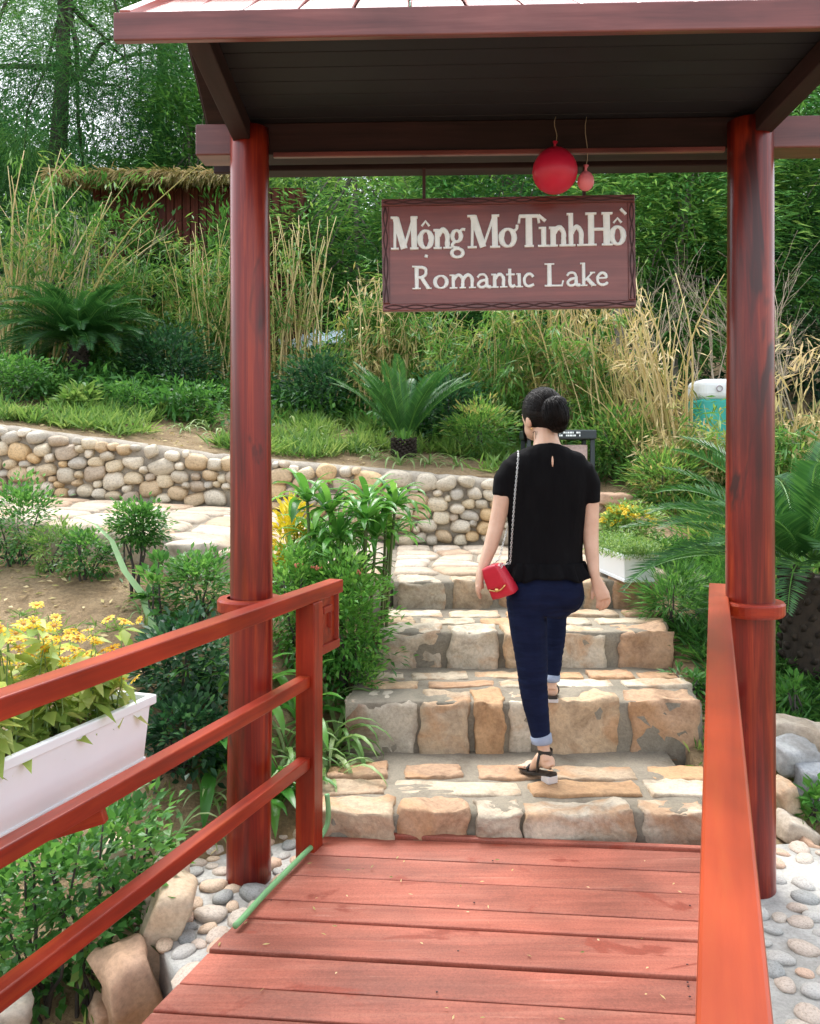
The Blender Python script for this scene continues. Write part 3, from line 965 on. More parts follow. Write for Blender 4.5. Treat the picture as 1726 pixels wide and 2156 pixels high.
GL = {
    'M': (1.04, [st(.09, (.14, 0), (.17, 1)), st(.2, (.19, .97), (.5, .03)), st(.08, (.5, .05), (.85, .97)), st(.18, (.88, 0), (.87, 1)), st(.07, (0, .03), (.29, .03)), st(.07, (.72, .03), (1.04, .03)), st(.07, (0, .97), (.26, .97)), st(.07, (.78, .97), (1.02, .97))]),
    'o': (.6, [ring(.3, .3, .22, .26, .17, .08)]),
    'O1': (.6, [ring(.3, .3, .22, .26, .17, .08), st(.07, (.15, .70), (.3, .85), (.45, .70)), st(.10, (.30, -.25), (.33, -.17))]),
    'O2': (.7, [ring(.3, .3, .22, .26, .17, .08), curve(.08, (.48, .50), (.60, .55), (.62, .68))]),
    'O3': (.66, [ring(.3, .3, .22, .26, .17, .08), st(.07, (.15, .68), (.3, .82), (.45, .68)), st(.09, (.42, 1.10), (.62, .93))]),
    'n': (.68, [st(.15, (.15, 0), (.15, .6)), st(.07, (0, .03), (.31, .03)), st(.07, (0, .57), (.15, .57)), arch(.18, .52), st(.07, (.37, .03), (.68, .03))]),
    'h': (.68, [st(.15, (.15, 0), (.15, 1)), st(.07, (0, .03), (.31, .03)), st(.07, (0, .97), (.15, .97)), arch(.18, .52), st(.07, (.37, .03), (.68, .03))]),
    'g': (.62, [ring(.26, .38, .17, .17, .13, .08), curve(.08, (.38, .50), (.48, .58), (.6, .57)), curve(.09, (.18, .2), (.08, .12), (.16, .04), (.36, .02)), ring(.28, -.13, .22, .13, .11, .08)]),
    'T': (.88, [st(.10, (.03, .94), (.85, .94)), st(.07, (.05, .96), (.0, .72)), st(.07, (.83, .96), (.88, .72)), st(.20, (.44, 0), (.44, .95)), st(.07, (.24, .03), (.64, .03))]),
    'i1': (.36, [st(.15, (.18, 0), (.18, .6)), st(.07, (0, .03), (.36, .03)), st(.07, (.03, .57), (.18, .57)), st(.09, (.02, .96), (.24, .78))]),
    'i': (.36, [st(.15, (.18, 0), (.18, .6)), st(.07, (0, .03), (.36, .03)), st(.07, (.03, .57), (.18, .57))]),
    'H': (.94, [st(.19, (.2, 0), (.2, 1)), st(.19, (.74, 0), (.74, 1)), st(.09, (.2, .5), (.74, .5)), st(.07, (0, .03), (.38, .03)), st(.07, (.56, .03), (.94, .03)), st(.07, (0, .97), (.38, .97)), st(.07, (.56, .97), (.94, .97))]),
    'R': (.86, [st(.17, (.2, 0), (.2, 1)), curve(.13, (.2, .94), (.44, .94), (.6, .86), (.6, .64), (.44, .52), (.2, .51)), st(.17, (.42, .5), (.72, .04)), st(.07, (0, .03), (.38, .03)), st(.07, (0, .97), (.3, .97)), st(.07, (.66, .03), (.86, .03))]),
    'm': (1.06, [st(.15, (.15, 0), (.15, .6)), st(.07, (0, .03), (.31, .03)), st(.07, (0, .57), (.15, .57)), arch(.18, .53), arch(.56, .91), st(.07, (.4, .03), (.66, .03)), st(.07, (.78, .03), (1.06, .03))]),
    'a': (.6, [curve(.10, (.07, .46), (.16, .57), (.32, .58), (.41, .46), (.42, .2)), curve(.14, (.42, .42), (.42, .2), (.44, .07), (.58, .05)), curve(.12, (.42, .35), (.22, .31), (.09, .18), (.16, .05), (.30, .05), (.42, .15))]),
    't': (.5, [curve(.14, (.2, .80), (.2, .45), (.21, .14), (.32, .05), (.46, .1)), st(.08, (.02, .56), (.44, .56))]),
    'c': (.56, [curve(.12, (.48, .44), (.38, .55), (.24, .56), (.12, .44), (.09, .28), (.14, .12), (.28, .04), (.5, .12))]),
    'L': (.78, [st(.19, (.2, 0), (.2, 1)), st(.07, (0, .97), (.4, .97)), st(.09, (0, .045), (.70, .045)), st(.07, (.70, .01), (.76, .26))]),
    'k': (.7, [st(.15, (.15, 0), (.15, 1)), st(.07, (0, .97), (.15, .97)), st(.07, (0, .03), (.31, .03)), st(.08, (.2, .24), (.54, .57)), st(.16, (.3, .34), (.58, .03)), st(.07, (.44, .57), (.66, .57)), st(.07, (.5, .03), (.7, .03))]),
    'e': (.6, [st(.08, (.1, .33), (.5, .34)), curve(.12, (.5, .34), (.46, .48), (.32, .56), (.16, .48), (.09, .3), (.14, .12), (.28, .05), (.44, .07), (.54, .15))]),
}
def letter(g, u0, u1, base_v, cap):
    wd, strokes = GL[g]
    kx = (u1 - u0) / wd
    bm = bmesh.new()
    for si, s in enumerate(strokes):
        pv = [Vector((u0 + p[0] * kx, base_v - p[1] * cap)) for p, w in s]
        ws = [w * cap * 0.5 * 1.02 for p, w in s]
        front, back = 0.0135 + 0.0005 * si, 0.005
        closed = (pv[0] - pv[-1]).length < 0.5 and len(pv) > 4
        L_, R_ = [], []
        n = len(pv)
        for i in range(n):
            if closed: a, b2 = pv[(i - 1) % (n - 1)], pv[(i + 1) % (n - 1)]
            else: a, b2 = pv[max(0, i - 1)], pv[min(n - 1, i + 1)]
            t = (b2 - a).normalized()
            nrm = Vector((-t.y, t.x))
            j = 1 + rg2.uniform(-.10, .10)
            L_.append(pv[i] + nrm * ws[i] * j); R_.append(pv[i] - nrm * ws[i] * j)
        rows = []
        for i in range(n):
            l, r = L_[i], R_[i]
            m1, m2 = l.lerp(r, 0.18), l.lerp(r, 0.82)
            rows.append([bm.verts.new(sp(l.x, l.y, back)), bm.verts.new(sp(l.x, l.y, front - 0.003)), bm.verts.new(sp(m1.x, m1.y, front)), bm.verts.new(sp(m2.x, m2.y, front)), bm.verts.new(sp(r.x, r.y, front - 0.003)), bm.verts.new(sp(r.x, r.y, back))])
        for a, b2 in zip(rows, rows[1:]):
            for q in range(5): bm.faces.new((a[q], a[q + 1], b2[q + 1], b2[q]))
        if not closed:
            bm.faces.new(rows[0]); bm.faces.new(rows[-1][::-1])
    bmesh.ops.recalc_face_normals(bm, faces=bm.faces[:])
    c = sp((u0 + u1) / 2, base_v, 0.006)
    bmesh.ops.translate(bm, vec=-c, verts=bm.verts[:])
    link('letter', bm_mesh('letter', bm), M_letter, sign, c)
line1 = [('M', 52, 210), ('O1', 208, 296), ('n', 296, 400), ('g', 392, 482), ('M', 492, 678), ('O2', 672, 790), ('T', 786, 902), ('i1', 894, 962), ('n', 958, 1066), ('h', 1060, 1166), ('H', 1166, 1320), ('O3', 1304, 1404)]
for g, a, b2 in line1:
    letter(g, a, b2, 293 - 4 * (a - 50) / 1350, 190)
line2 = [('R', 172, 282), ('o', 290, 382), ('m', 386, 536), ('a', 536, 626), ('n', 624, 716), ('t', 708, 766), ('i', 764, 806), ('c', 802, 876), ('L', 930, 1038), ('a', 1048, 1136), ('k', 1134, 1222), ('e', 1220, 1296)]
for g, a, b2 in line2:
    letter(g, a, b2, 522 - 3 * (a - 170) / 1130, 134)
for u in (245, 1165):
    a = sp(u, 6, -0.004)
    bar('hanger_rod', a, Vector((a.x, a.y, 2.572)), 0.012, 0.012, M_groove, sign, 0.002)

# ------------------------------------------------------------------ balloons
def balloon(name, x, y, d, r, col, label, el=1.0):
    m = plain(name + '_rubber', col, 0.4, var=0.05, scale=3, bmp=0)
    e = empty(name, P(x, y, d), label, 'balloon', 'balloons tied above the sign')
    bm = bmesh.new()
    n, k_ = 28, 20
    rings = []
    c = P(x, y, d)
    for i in range(k_ + 1):
        t = math.pi * i / k_
        rr2 = r * math.sin(t) * (1 - 0.10 * max(0, math.cos(t)) ** 2)
        rings.append([bm.verts.new((rr2 * math.cos(2 * math.pi * q / n), rr2 * math.sin(2 * math.pi * q / n), r * el * math.cos(t) * (1.08 if math.cos(t) > 0 else 1.0))) for q in range(n)])
    for a, b2 in zip(rings, rings[1:]):
        for q in range(n): bm.faces.new((a[q], b2[q], b2[(q + 1) % n], a[(q + 1) % n]))
    bmesh.ops.remove_doubles(bm, verts=bm.verts[:], dist=0.0004)
    link('skin', bm_mesh('skin', bm, True), m, e, c)
    bm = bmesh.new()
    top = c + Vector((0, 0, r * el * 1.06))
    tube(bm, [(top, 0.006, 0.006), (top + Vector((0, 0, 0.01)), 0.004, 0.004), (top + Vector((0.002, 0, 0.022)), 0.010, 0.010)], 8)
    link('knot', bm_mesh('knot', bm, True), m, e)
    bm = bmesh.new()
    s0 = top + Vector((0, 0, 0.012))
    e0 = Vector((s0.x + 0.005, s0.y, 2.707))
    tube(bm, [(s0.lerp(e0, q / 6) + Vector((0.006 * math.sin(q), 0, 0)), 0.0013, 0.0013) for q in range(7)], 4)
    link('string', bm_mesh('string', bm, True), M_twig, e)
    return e
balloon('balloon', 1168, 361, 3.17, 0.081, (0.56, 0.012, 0.05), 'large round crimson balloon above the hanging sign', 1.0)
balloon('balloon', 1233, 382, 3.17, 0.030, (0.72, 0.20, 0.24), 'small limp pink balloon beside the crimson one', 1.15)

# ------------------------------------------------------------------ pebble-set pads under the gate posts
def pad(name, poly, ztop, zbot, label, npeb, seed, avoid, rr=(0.022, 0.055)):
    e = empty(name, (poly[0][0], poly[0][1], zbot), label, 'pavement', 'pebble pads beside the bridge')
    rnd_ = random.Random(seed)
    bm = bmesh.new()
    bmesh.ops.create_grid
    vs_ = [bm.verts.new((x, y, ztop)) for x, y in poly]
    f = bm.faces.new(vs_)
    bm.normal_update()
    if f.normal.z < 0: f.normal_flip()
    r = bmesh.ops.extrude_face_region(bm, geom=[f])
    for v in [g for g in r['geom'] if isinstance(g, bmesh.types.BMVert)]:
        v.co.z = zbot
        v.co.x += (v.co.x - sum(p[0] for p in poly) / len(poly)) * 0.12
    bmesh.ops.recalc_face_normals(bm, faces=bm.faces[:])
    bmesh.ops.triangulate(bm, faces=bm.faces[:])
    for _ in range(3):
        bmesh.ops.subdivide_edges(bm, edges=[q for q in bm.edges if q.calc_length() > 0.07], cuts=1)
        bmesh.ops.triangulate(bm, faces=bm.faces[:])
    for v in bm.verts: v.co += noise.noise_vector(v.co * 7) * 0.012
    link('concrete', bm_mesh('concrete', bm, True), M_concrete, e)
    def inside(x, y):
        c = False
        j = len(poly) - 1
        for i in range(len(poly)):
            xi, yi = poly[i]; xj, yj = poly[j]
            if (yi > y) != (yj > y) and x < (xj - xi) * (y - yi) / (yj - yi) + xi: c = not c
            j = i
        return c
    xs_ = [p[0] for p in poly]; ys2 = [p[1] for p in poly]
    done = []
    tries = 0
    while len(done) < npeb and tries < 20000:
        tries += 1
        x, y = rnd_.uniform(min(xs_), max(xs_)), rnd_.uniform(min(ys2), max(ys2))
        r = rnd_.uniform(*rr)
        if not inside(x, y): continue
        if any((x - a) ** 2 + (y - b2) ** 2 < (r + q) ** 2 * 0.92 for a, b2, q in done): continue
        if any((x - a) ** 2 + (y - b2) ** 2 < q * q for a, b2, q in avoid): continue
        done.append((x, y, r))
        link('pebble', rnd_.choice(COB), None, e, (x, y, ztop + r * 0.08), (rnd_.uniform(-.15, .15), rnd_.uniform(-.15, .15), rnd_.uniform(0, 6)), (r * 1.15, r * 0.9, r * 0.5))
    return e
padl = [(-0.83, 2.86), (-0.84, 3.12), (-0.79, 3.45), (-0.56, 3.68), (-0.35, 3.64), (-0.385, 3.40), (deck_l(3.0) - 0.01, 3.0), (deck_l(2.55) - 0.01, 2.55)]
pad('pebble_pad', padl, -0.065, -0.55, 'pale concrete pad set with pebbles around the left post foot', 62, 4, [(-0.588, 3.225, 0.09)], (0.024, 0.066))
padr = [(1.16, 3.42), (1.5, 3.50), (1.9, 3.35), (2.25, 3.0), (2.2, 1.3), (deck_l(1.3) + 1.50, 1.3), (deck_l(3.2) + 1.50, 3.2)]
pad('pebble_pad', padr, -0.065, -0.55, 'pale concrete pad with embedded pebbles right of the orange rail', 290, 9, [(1.222, 3.155, 0.1)], (0.020, 0.044))

# ------------------------------------------------------------------ loose rocks
rr3 = random.Random(8)
def rock(x, y, d, sx_, sy_, sz_, rot, m, label, seed, amp=0.22):
    me = block_mesh('rock', seed, sx_, sy_, sz_, 5, 0.28, amp)
    o = link('rock', me, m, None, P(x, y, d), rot)
    tag(o, label, 'rock', 'rocks along the bridge bank')
    return o
rock(332, 1985, 2.90, 0.06, 0.10, 0.22, (0.1, 0.35, 0.2), M_rock, 'tall pinkish slab leaning against the left concrete pad', 1.0, 0.16)
rock(345, 1880, 3.06, 0.06, 0.09, 0.12, (0.0, 0.2, 0.1), M_rock, 'ochre block behind the leaning pink slab', 7.0)
rock(275, 2095, 2.74, 0.075, 0.09, 0.15, (0.15, -0.25, 0.5), M_rock, 'pointed orange and white rock at the bottom edge left of the deck', 3.0)
rock(225, 2140, 2.80, 0.05, 0.06, 0.06, (0.3, 0.1, 0.5), M_rock, 'small tan rock low beside the pointed rock', 14.0)
rock(10, 2140, 2.62, 0.07, 0.06, 0.05, (0.2, 0.1, 0.3), M_flag, 'pale flat rock in the bottom left corner', 15.0)
rock(275, 1800, 3.42, 0.10, 0.09, 0.08, (0.2, 0.1, 0.3), M_rock, 'brown rock half hidden under the lower left rail', 21.0)
rock(415, 1730, 3.62, 0.09, 0.08, 0.05, (0.1, 0.1, 0.9), M_greyrock, 'dark grey flat rock left of the left gate post', 22.0)
rock(1690, 1545, 4.05, 0.13, 0.08, 0.05, (0.1, 0.15, -0.4), M_flag, 'pinkish flat rock topmost on the right bank', 31.0)
rock(1668, 1592, 3.92, 0.10, 0.08, 0.06, (0.2, 0.1, 0.2), M_greyrock, 'grey rock below the pinkish flat rock on the right bank', 32.0)
rock(1715, 1650, 3.80, 0.07, 0.07, 0.07, (0.2, 0.1, 0.2), M_greyrock, 'mossy grey rock at the right edge beside green sprouts', 35.0)
rock(1650, 1690, 3.72, 0.05, 0.06, 0.09, (0.1, -0.3, 0.2), M_rock, 'ochre upright rock right against the right gate post', 33.0)
rock(1672, 1752, 3.60, 0.08, 0.07, 0.05, (0.1, 0.5, 0.2), M_flag, 'tan sloping rock above the right pebble pad', 34.0)
rock(1710, 1800, 3.55, 0.09, 0.07, 0.05, (0.1, 0.5, 0.2), M_rock, 'brown sloping rock at the right edge above the pebbles', 36.0)
rock(1290, 1050, 7.72, 0.15, 0.10, 0.05, (0, 0.05, 0.1), M_rock, 'flat brown boulder behind the yellow flower pot', 41.0)

# ------------------------------------------------------------------ garden hose
bm = bmesh.new()
hp = [(688, 1672, 3.50), (691, 1705, 3.5), (688, 1738, 3.47), (670, 1768, 3.42), (638, 1800, 3.34), (588, 1850, 3.19), (545, 1895, 3.03), (512, 1932, 2.90), (492, 1952, 2.8)]
hv = [onz(q[0], q[1], 0.018 + 0.16 * max(0, (1760 - q[1]) / 90)) for q in hp]
fin = []
for i in range(len(hv) - 1):
    p0, p1, p2, p3 = hv[max(0, i - 1)], hv[i], hv[i + 1], hv[min(len(hv) - 1, i + 2)]
    for t in (0, .2, .4, .6, .8):
        q = 0.5 * ((2 * p1) + (p2 - p0) * t + (2 * p0 - 5 * p1 + 4 * p2 - p3) * t * t + (3 * p1 - p0 - 3 * p2 + p3) * t ** 3)
        fin.append((q, 0.010, 0.010))
tube(bm, fin, 10)
tag(link('garden_hose', bm_mesh('garden_hose', bm, True), M_hose), 'green garden hose lying along the left edge of the deck', 'hose')

# ------------------------------------------------------------------ foliage machinery
rng = np.random.default_rng(7)
def unit(a): return a / np.maximum(np.linalg.norm(a, axis=-1, keepdims=True), 1e-9)

def leaf_mesh(name, base, dirs, L, W, fold=0.18, droop=0.0, v=None, mid=0.45):
    """every leaf: folded blade of 4 triangles with a drooping tip"""
    n = len(base)
    L = np.broadcast_to(np.asarray(L, float), (n,))[:, None]
    W = np.broadcast_to(np.asarray(W, float), (n,))[:, None]
    d = unit(dirs)
    up = np.tile(np.array([0, 0, 1.0]), (n, 1)) + rng.normal(0, 0.35, (n, 3))
    s = unit(np.cross(d, up))
    nn = np.cross(s, d)
    p0 = base
    pm = base + d * L * mid
    dr = np.array([0, 0, -1.0]) * L * droop
    tip = base + d * L + dr
    pm2 = pm + dr * 0.3
    a = pm2 + s * W / 2 + nn * W * fold
    b = pm2 - s * W / 2 + nn * W * fold
    verts = np.stack([p0, a, tip, b], 1).reshape(-1, 3)
    i = np.arange(n)[:, None] * 4
    tris = np.concatenate([i + np.array([[0, 1, 2]]), i + np.array([[0, 2, 3]])], 1).reshape(-1, 3)
    if v is None: v = rng.random(n)
    return np_mesh(name, verts, tris, np.repeat(v, 4))

def merge_np(parts):
    return np.concatenate(parts, 0)

def rand_dirs(n, upb=0.0):
    d = rng.normal(0, 1, (n, 3))
    d[:, 2] += upb
    return unit(d)

def clump_points(c, rad, K, n, cr, hollow=0.55, zmin=None):
    """n leaves around each of K clump centres spread through an ellipsoid, denser outside"""
    c = np.array(c); rad = np.array(rad)
    dirs = rand_dirs(K, 0.15)
    r = hollow + (1 - hollow) * rng.random(K) ** 0.6
    wob = 0.8 + 0.45 * rng.random(K)
    cc = c + dirs * rad * (r * wob)[:, None]
    if zmin is not None: cc[:, 2] = np.maximum(cc[:, 2], zmin)
    off = rng.normal(0, 1, (K, n, 3)) * cr * (0.6 + 0.8 * rng.random((K, 1, 1)))
    off[:, :, 2] *= 0.55
    pts = cc[:, None, :] + off
    out = unit(off + (dirs * 0.6 * cr)[:, None, :] + rng.normal(0, .3 * cr, off.shape))
    cv = np.clip(0.5 + 0.2 * rng.normal(0, 1, (K, 1)) + 0.15 * rng.normal(0, 1, (K, n)) + 0.18 * dirs[:, 2:3], 0, 1)
    return cc, pts.reshape(-1, 3), out.reshape(-1, 3), cv.reshape(-1)

def limb(bm, a, b2, r0, r1, seg=6, n=6, wob=0.08, seed=0):
    a, b2 = Vector(a), Vector(b2)
    L = (b2 - a).length
    pts = []
    for k in range(n + 1):
        t = k / n
        q = a.lerp(b2, t) + noise.noise_vector((t * 2.5, seed * 1.7, L)) * wob * L * math.sin(math.pi * min(1, t * 1.0)) 
        r = r0 + (r1 - r0) * t
        pts.append((q, r, r))
    tube(bm, pts, seg)

def tree(name, label, base, top, tr, crown_c, crown_r, K, n, cr, L, W, gm, bark, droop=0.1, group='trees on the hillside', style='leaf', limbs=14, seed=0, cat='tree', lean=None):
    base = Vector(base)
    e = empty(name, base, label, cat, group)
    bm = bmesh.new()
    topv = Vector(top)
    limb(bm, base - Vector((0, 0, 0.2)), topv, tr, tr * 0.35, 9, 10, 0.03, seed)
    cc, pts, out, cv = clump_points(crown_c, crown_r, K, n, cr)
    idx = rng.choice(K, min(limbs, K), replace=False)
    for q in idx:
        t = rng.uniform(0.35, 1.0)
        s = base.lerp(topv, t)
        limb(bm, s, Vector(cc[q]), tr * (0.5 - 0.25 * t), tr * 0.06, 5, 6, 0.10, seed + q)
    link('trunk', bm_mesh('trunk', bm, True), bark, e)
    N_ = len(pts)
    if style == 'needle':
        d = out * 0.9 + np.array([0, 0, -0.25]) + rng.normal(0, .25, out.shape)
        me = leaf_mesh('crown', pts, d, L * rng.uniform(.6, 1.3, N_), W, 0.05, 0.18, cv)
    elif style == 'feather':
        d = out * np.array([1, 1, 0.35]) + rng.normal(0, .2, out.shape)
        me = leaf_mesh('crown', pts, d, L * rng.uniform(.6, 1.3, N_), W * rng.uniform(.7, 1.2, N_), 0.1, 0.15, cv)
    else:
        d = out * 0.7 + rng.normal(0, .45, out.shape) + np.array([0, 0, -droop])
        me = leaf_mesh('crown', pts, d, L * rng.uniform(.6, 1.2, N_), W * rng.uniform(.7, 1.2, N_), 0.15, droop, cv)
    link('crown', me, gm, e)
    return e

def shrub(name, label, c, rad, n, L, W, gm, group, cat='shrub', K=None, stems=7, upb=0.3, ground_z=None, lollipop=False):
    c = Vector(c)
    bz = ground_z if ground_z is not None else c.z - rad[2]
    e = empty(name, (c.x, c.y, bz), label, cat, group)
    c = c.copy(); top_ = c.z + rad[2]
    if not lollipop and bz < c.z - rad[2]:
        c.z = (top_ + bz) / 2; rad = (rad[0], rad[1], (top_ - bz) / 2)
    K = K or max(8, n // 22)
    cc, pts, out, cv = clump_points(c, rad, K, max(4, n // K), min(rad) * 0.30, 0.45, bz + 0.03)
    N_ = len(pts)
    d = out * 0.8 + unit(pts - np.array(c)) * 0.5 + np.array([0, 0, upb]) + rng.normal(0, .3, out.shape)
    link('foliage', leaf_mesh('foliage', pts, d, L * rng.uniform(.65, 1.2, N_), W * rng.uniform(.75, 1.2, N_), 0.2, 0.1, cv), gm, e)
    bm = bmesh.new()
    for q in range(stems):
        t = Vector(cc[rng.integers(K)])
        limb(bm, (c.x + rng.normal(0, .02), c.y + rng.normal(0, .02), bz - 0.03), t, 0.008, 0.003, 5, 4, 0.1, q)
    link('stems', bm_mesh('stems', bm, True), M_bark, e)
    return e

# ---- strap leaves (shared meshes)
def strap_mesh(name, L, W, arch_, seed, fold=0.25, n=7, tipdroop=1.0):
    bm = bmesh.new()
    rows = []
    x, z, ang = 0.0, 0.0, R(78)
    for k in range(n + 1):
        t = k / n
        w = W * (0.45 + 1.1 * t) * (1 - t ** 2.6) if t < 1 else 0.0
        w = max(w, 0.0006)
        yo = 0.03 * L * noise.noise((t * 2, seed, 0))
        rows.append([bm.verts.new((x, yo - w / 2, z + w * fold)), bm.verts.new((x, yo, z)), bm.verts.new((x, yo + w / 2, z + w * fold))])
        ang -= arch_ * (0.35 + 1.3 * t * tipdroop) / n
        x += math.cos(ang) * L / n
        z += math.sin(ang) * L / n
    for a, b2 in zip(rows, rows[1:]):
        bm.faces.new((a[0], a[1], b2[1], b2[0])); bm.faces.new((a[1], a[2], b2[2], b2[1]))
    return bm_mesh(name, bm, True)

def rosette(name, label, base, meshes, n, scale, gm, group, cat='plant', spread=0.03, tilt=(0.0, 0.75), rd=None):
    rd = rd or rr3
    e = empty(name, base, label, cat, group)
    for k in range(n):
        a = k * 2.39996 + rd.uniform(-.3, .3)
        me = rd.choice(meshes)
        t = tilt[0] + (tilt[1] - tilt[0]) * (k / max(1, n - 1)) + rd.uniform(-.08, .08)
        s = scale * rd.uniform(.75, 1.12)
        o = link('leaf', me, gm, e)
        o.matrix_basis = Matrix.Translation(Vector(base) + Vector((rd.uniform(-spread, spread), rd.uniform(-spread, spread), 0))) @ Matrix.Rotation(a, 4, 'Z') @ Matrix.Rotation(t, 4, 'Y') @ Matrix.Diagonal((s, s, s, 1))
        setpar(o, e)
    return e

STRAP_BROAD = [strap_mesh('leaf', 0.42, 0.072, R(70 + 18 * i), i, 0.2) for i in range(4)]
STRAP_SPIDER = [strap_mesh('leaf', 0.27, 0.021, R(105 + 20 * i), i + 9, 0.25) for i in range(4)]
for me in STRAP_BROAD: me.materials.append(G_strap)
for me in STRAP_SPIDER: me.materials.append(G_spider)

# ---- cycad
def frond_mesh(name, L, arch_, seed, pairs=56, ll=0.15, start=R(70), lw=0.009):
    """rachis tube and two rows of narrow leaflets"""
    pts, dirs = [], []
    x, z, ang = 0.0, 0.0, start
    n = 24
    ctr = []
    for k in range(n + 1):
        t = k / n
        ctr.append((Vector((x, 0.02 * noise.noise((t * 2, seed, 3)), z)), ang))
        ang -= arch_ * (0.25 + 1.5 * t) / n
        x += math.cos(ang) * L / n
        z += math.sin(ang) * L / n
    V, F, A = [], [], []
    def addtri(a, b2, c2, val):
        i = len(V)
        V.extend([a, b2, c2]); F.append((i, i + 1, i + 2)); A.extend([val] * 3)
    def at(t):
        f = t * n
        i = min(n - 1, int(f))
        p = ctr[i][0].lerp(ctr[i + 1][0], f - i)
        return p, ctr[i][1]
    for k in range(n):          # rachis as a thin folded ribbon
        a, b2 = ctr[k][0], ctr[k + 1][0]
        w = 0.006 * (1 - k / n) + 0.0015
        for s in (-1, 1):
            addtri(a + Vector((0, s * w, 0)), b2 + Vector((0, s * w, 0)), b2 + Vector((0, 0, w)), 0.95)
            addtri(a + Vector((0, s * w, 0)), b2 + Vector((0, 0, w)), a + Vector((0, 0, w)), 0.95)
    for k in range(pairs):
        t = 0.10 + 0.90 * (k + 0.5) / pairs
        p, an = at(t)
        T = Vector((math.cos(an), 0, math.sin(an)))
        Nn = Vector((-math.sin(an), 0, math.cos(an)))
        ln = ll * (0.35 + 0.65 * math.sin(math.pi * min(1, t * 0.9 + 0.12)) ** 0.7) * (1.0 if t < 0.85 else 0.75)
        for s in (-1, 1):
            d = (T * 0.80 + Vector((0, s, 0)) * 0.70 + Nn * 0.25 + Vector((random.Random(k * 7 + s + int(seed * 100)).uniform(-.08, .08), 0, 0))).normalized()
            sd_ = T.cross(d).cross(d).normalized()
            tip = p + d * ln - Vector((0, 0, ln * 0.10))
            w = lw
            m_ = p + d * ln * 0.45
            q = T * w
            val = 0.25 + 0.5 * random.Random(k + int(seed * 50)).random()
            addtri(p, m_ + q, tip, val); addtri(p, tip, m_ - q, val)
    return np_mesh(name, np.array([tuple(v) for v in V]), np.array(F), np.array(A))

def cycad(label, base, th, tr, n, L, seed, tilt=(0.0, 1.0), arch_=R(60), group='cycads in the garden', ll=0.15, az=None):
    e = empty('cycad', base, label, 'cycad', group)
    rd = random.Random(seed)
    base = Vector(base)
    bm = bmesh.new()
    tube(bm, [(base + Vector((0, 0, th * t - 0.06)), tr * (0.92 + 0.16 * math.sin(t * 3)), tr * (0.92 + 0.16 * math.sin(t * 3))) for t in np.linspace(0, 1, 9)], 14)
    link('trunk', bm_mesh('trunk', bm, True), M_cycadtrunk, e)
    # old leaf bases
    bm = bmesh.new()
    for k in range(90):
        a = k * 2.39996
        z = th * (k / 90)
        c = base + Vector((math.cos(a) * tr, math.sin(a) * tr, z))
        o_ = Vector((math.cos(a), math.sin(a), 0.7)).normalized()
        tube(bm, [(c, tr * 0.2, tr * 0.14), (c + o_ * tr * 0.32, tr * 0.10, tr * 0.07)], 5)
    link('leaf_bases', bm_mesh('leaf_bases', bm, True), M_cycadtrunk, e)
    ms = [frond_mesh('frond', L, arch_ * f, seed + i, ll=ll) for i, f in enumerate((0.75, 1.0, 1.25))]
    for me in ms: me.materials.append(G_frond)
    for k in range(n):
        a = k * 2.39996 + rd.uniform(-.2, .2)
        if az is not None: a = az[0] + (az[1] - az[0]) * rd.random()
        t = tilt[0] + (tilt[1] - tilt[0]) * (k / (n - 1)) ** 0.8 + rd.uniform(-.06, .06)
        s = rd.uniform(.88, 1.08)
        o = link('frond', ms[k % 3], None, e)
        o.matrix_basis = Matrix.Translation(base + Vector((math.cos(a) * tr * 0.4, math.sin(a) * tr * 0.4, th * 0.98))) @ Matrix.Rotation(a, 4, 'Z') @ Matrix.Rotation(t, 4, 'Y') @ Matrix.Diagonal((s, s, s, 1))
        setpar(o, e)
    return e

# ---- bamboo
def cane_mesh(seed, H, bend, r):
    bm = bmesh.new()
    pts = []
    for k in range(11):
        t = k / 10
        x = bend * H * t ** 2.0 + 0.03 * H * noise.noise((t * 2, seed, 0))
        y = 0.03 * H * noise.noise((t * 2, seed, 5))
        pts.append((Vector((x, y, H * t * (1 - 0.12 * abs(bend) * t))), r * (1 - 0.75 * t), r * (1 - 0.75 * t)))
    tube(bm, pts, 5)
    me = bm_mesh('cane', bm, True)
    me.materials.append(M_cane)
    return me, pts
CANES = [cane_mesh(i, 1.0, b, 0.0048) for i, b in enumerate((0.03, 0.08, 0.14, 0.22, 0.32, 0.45))]

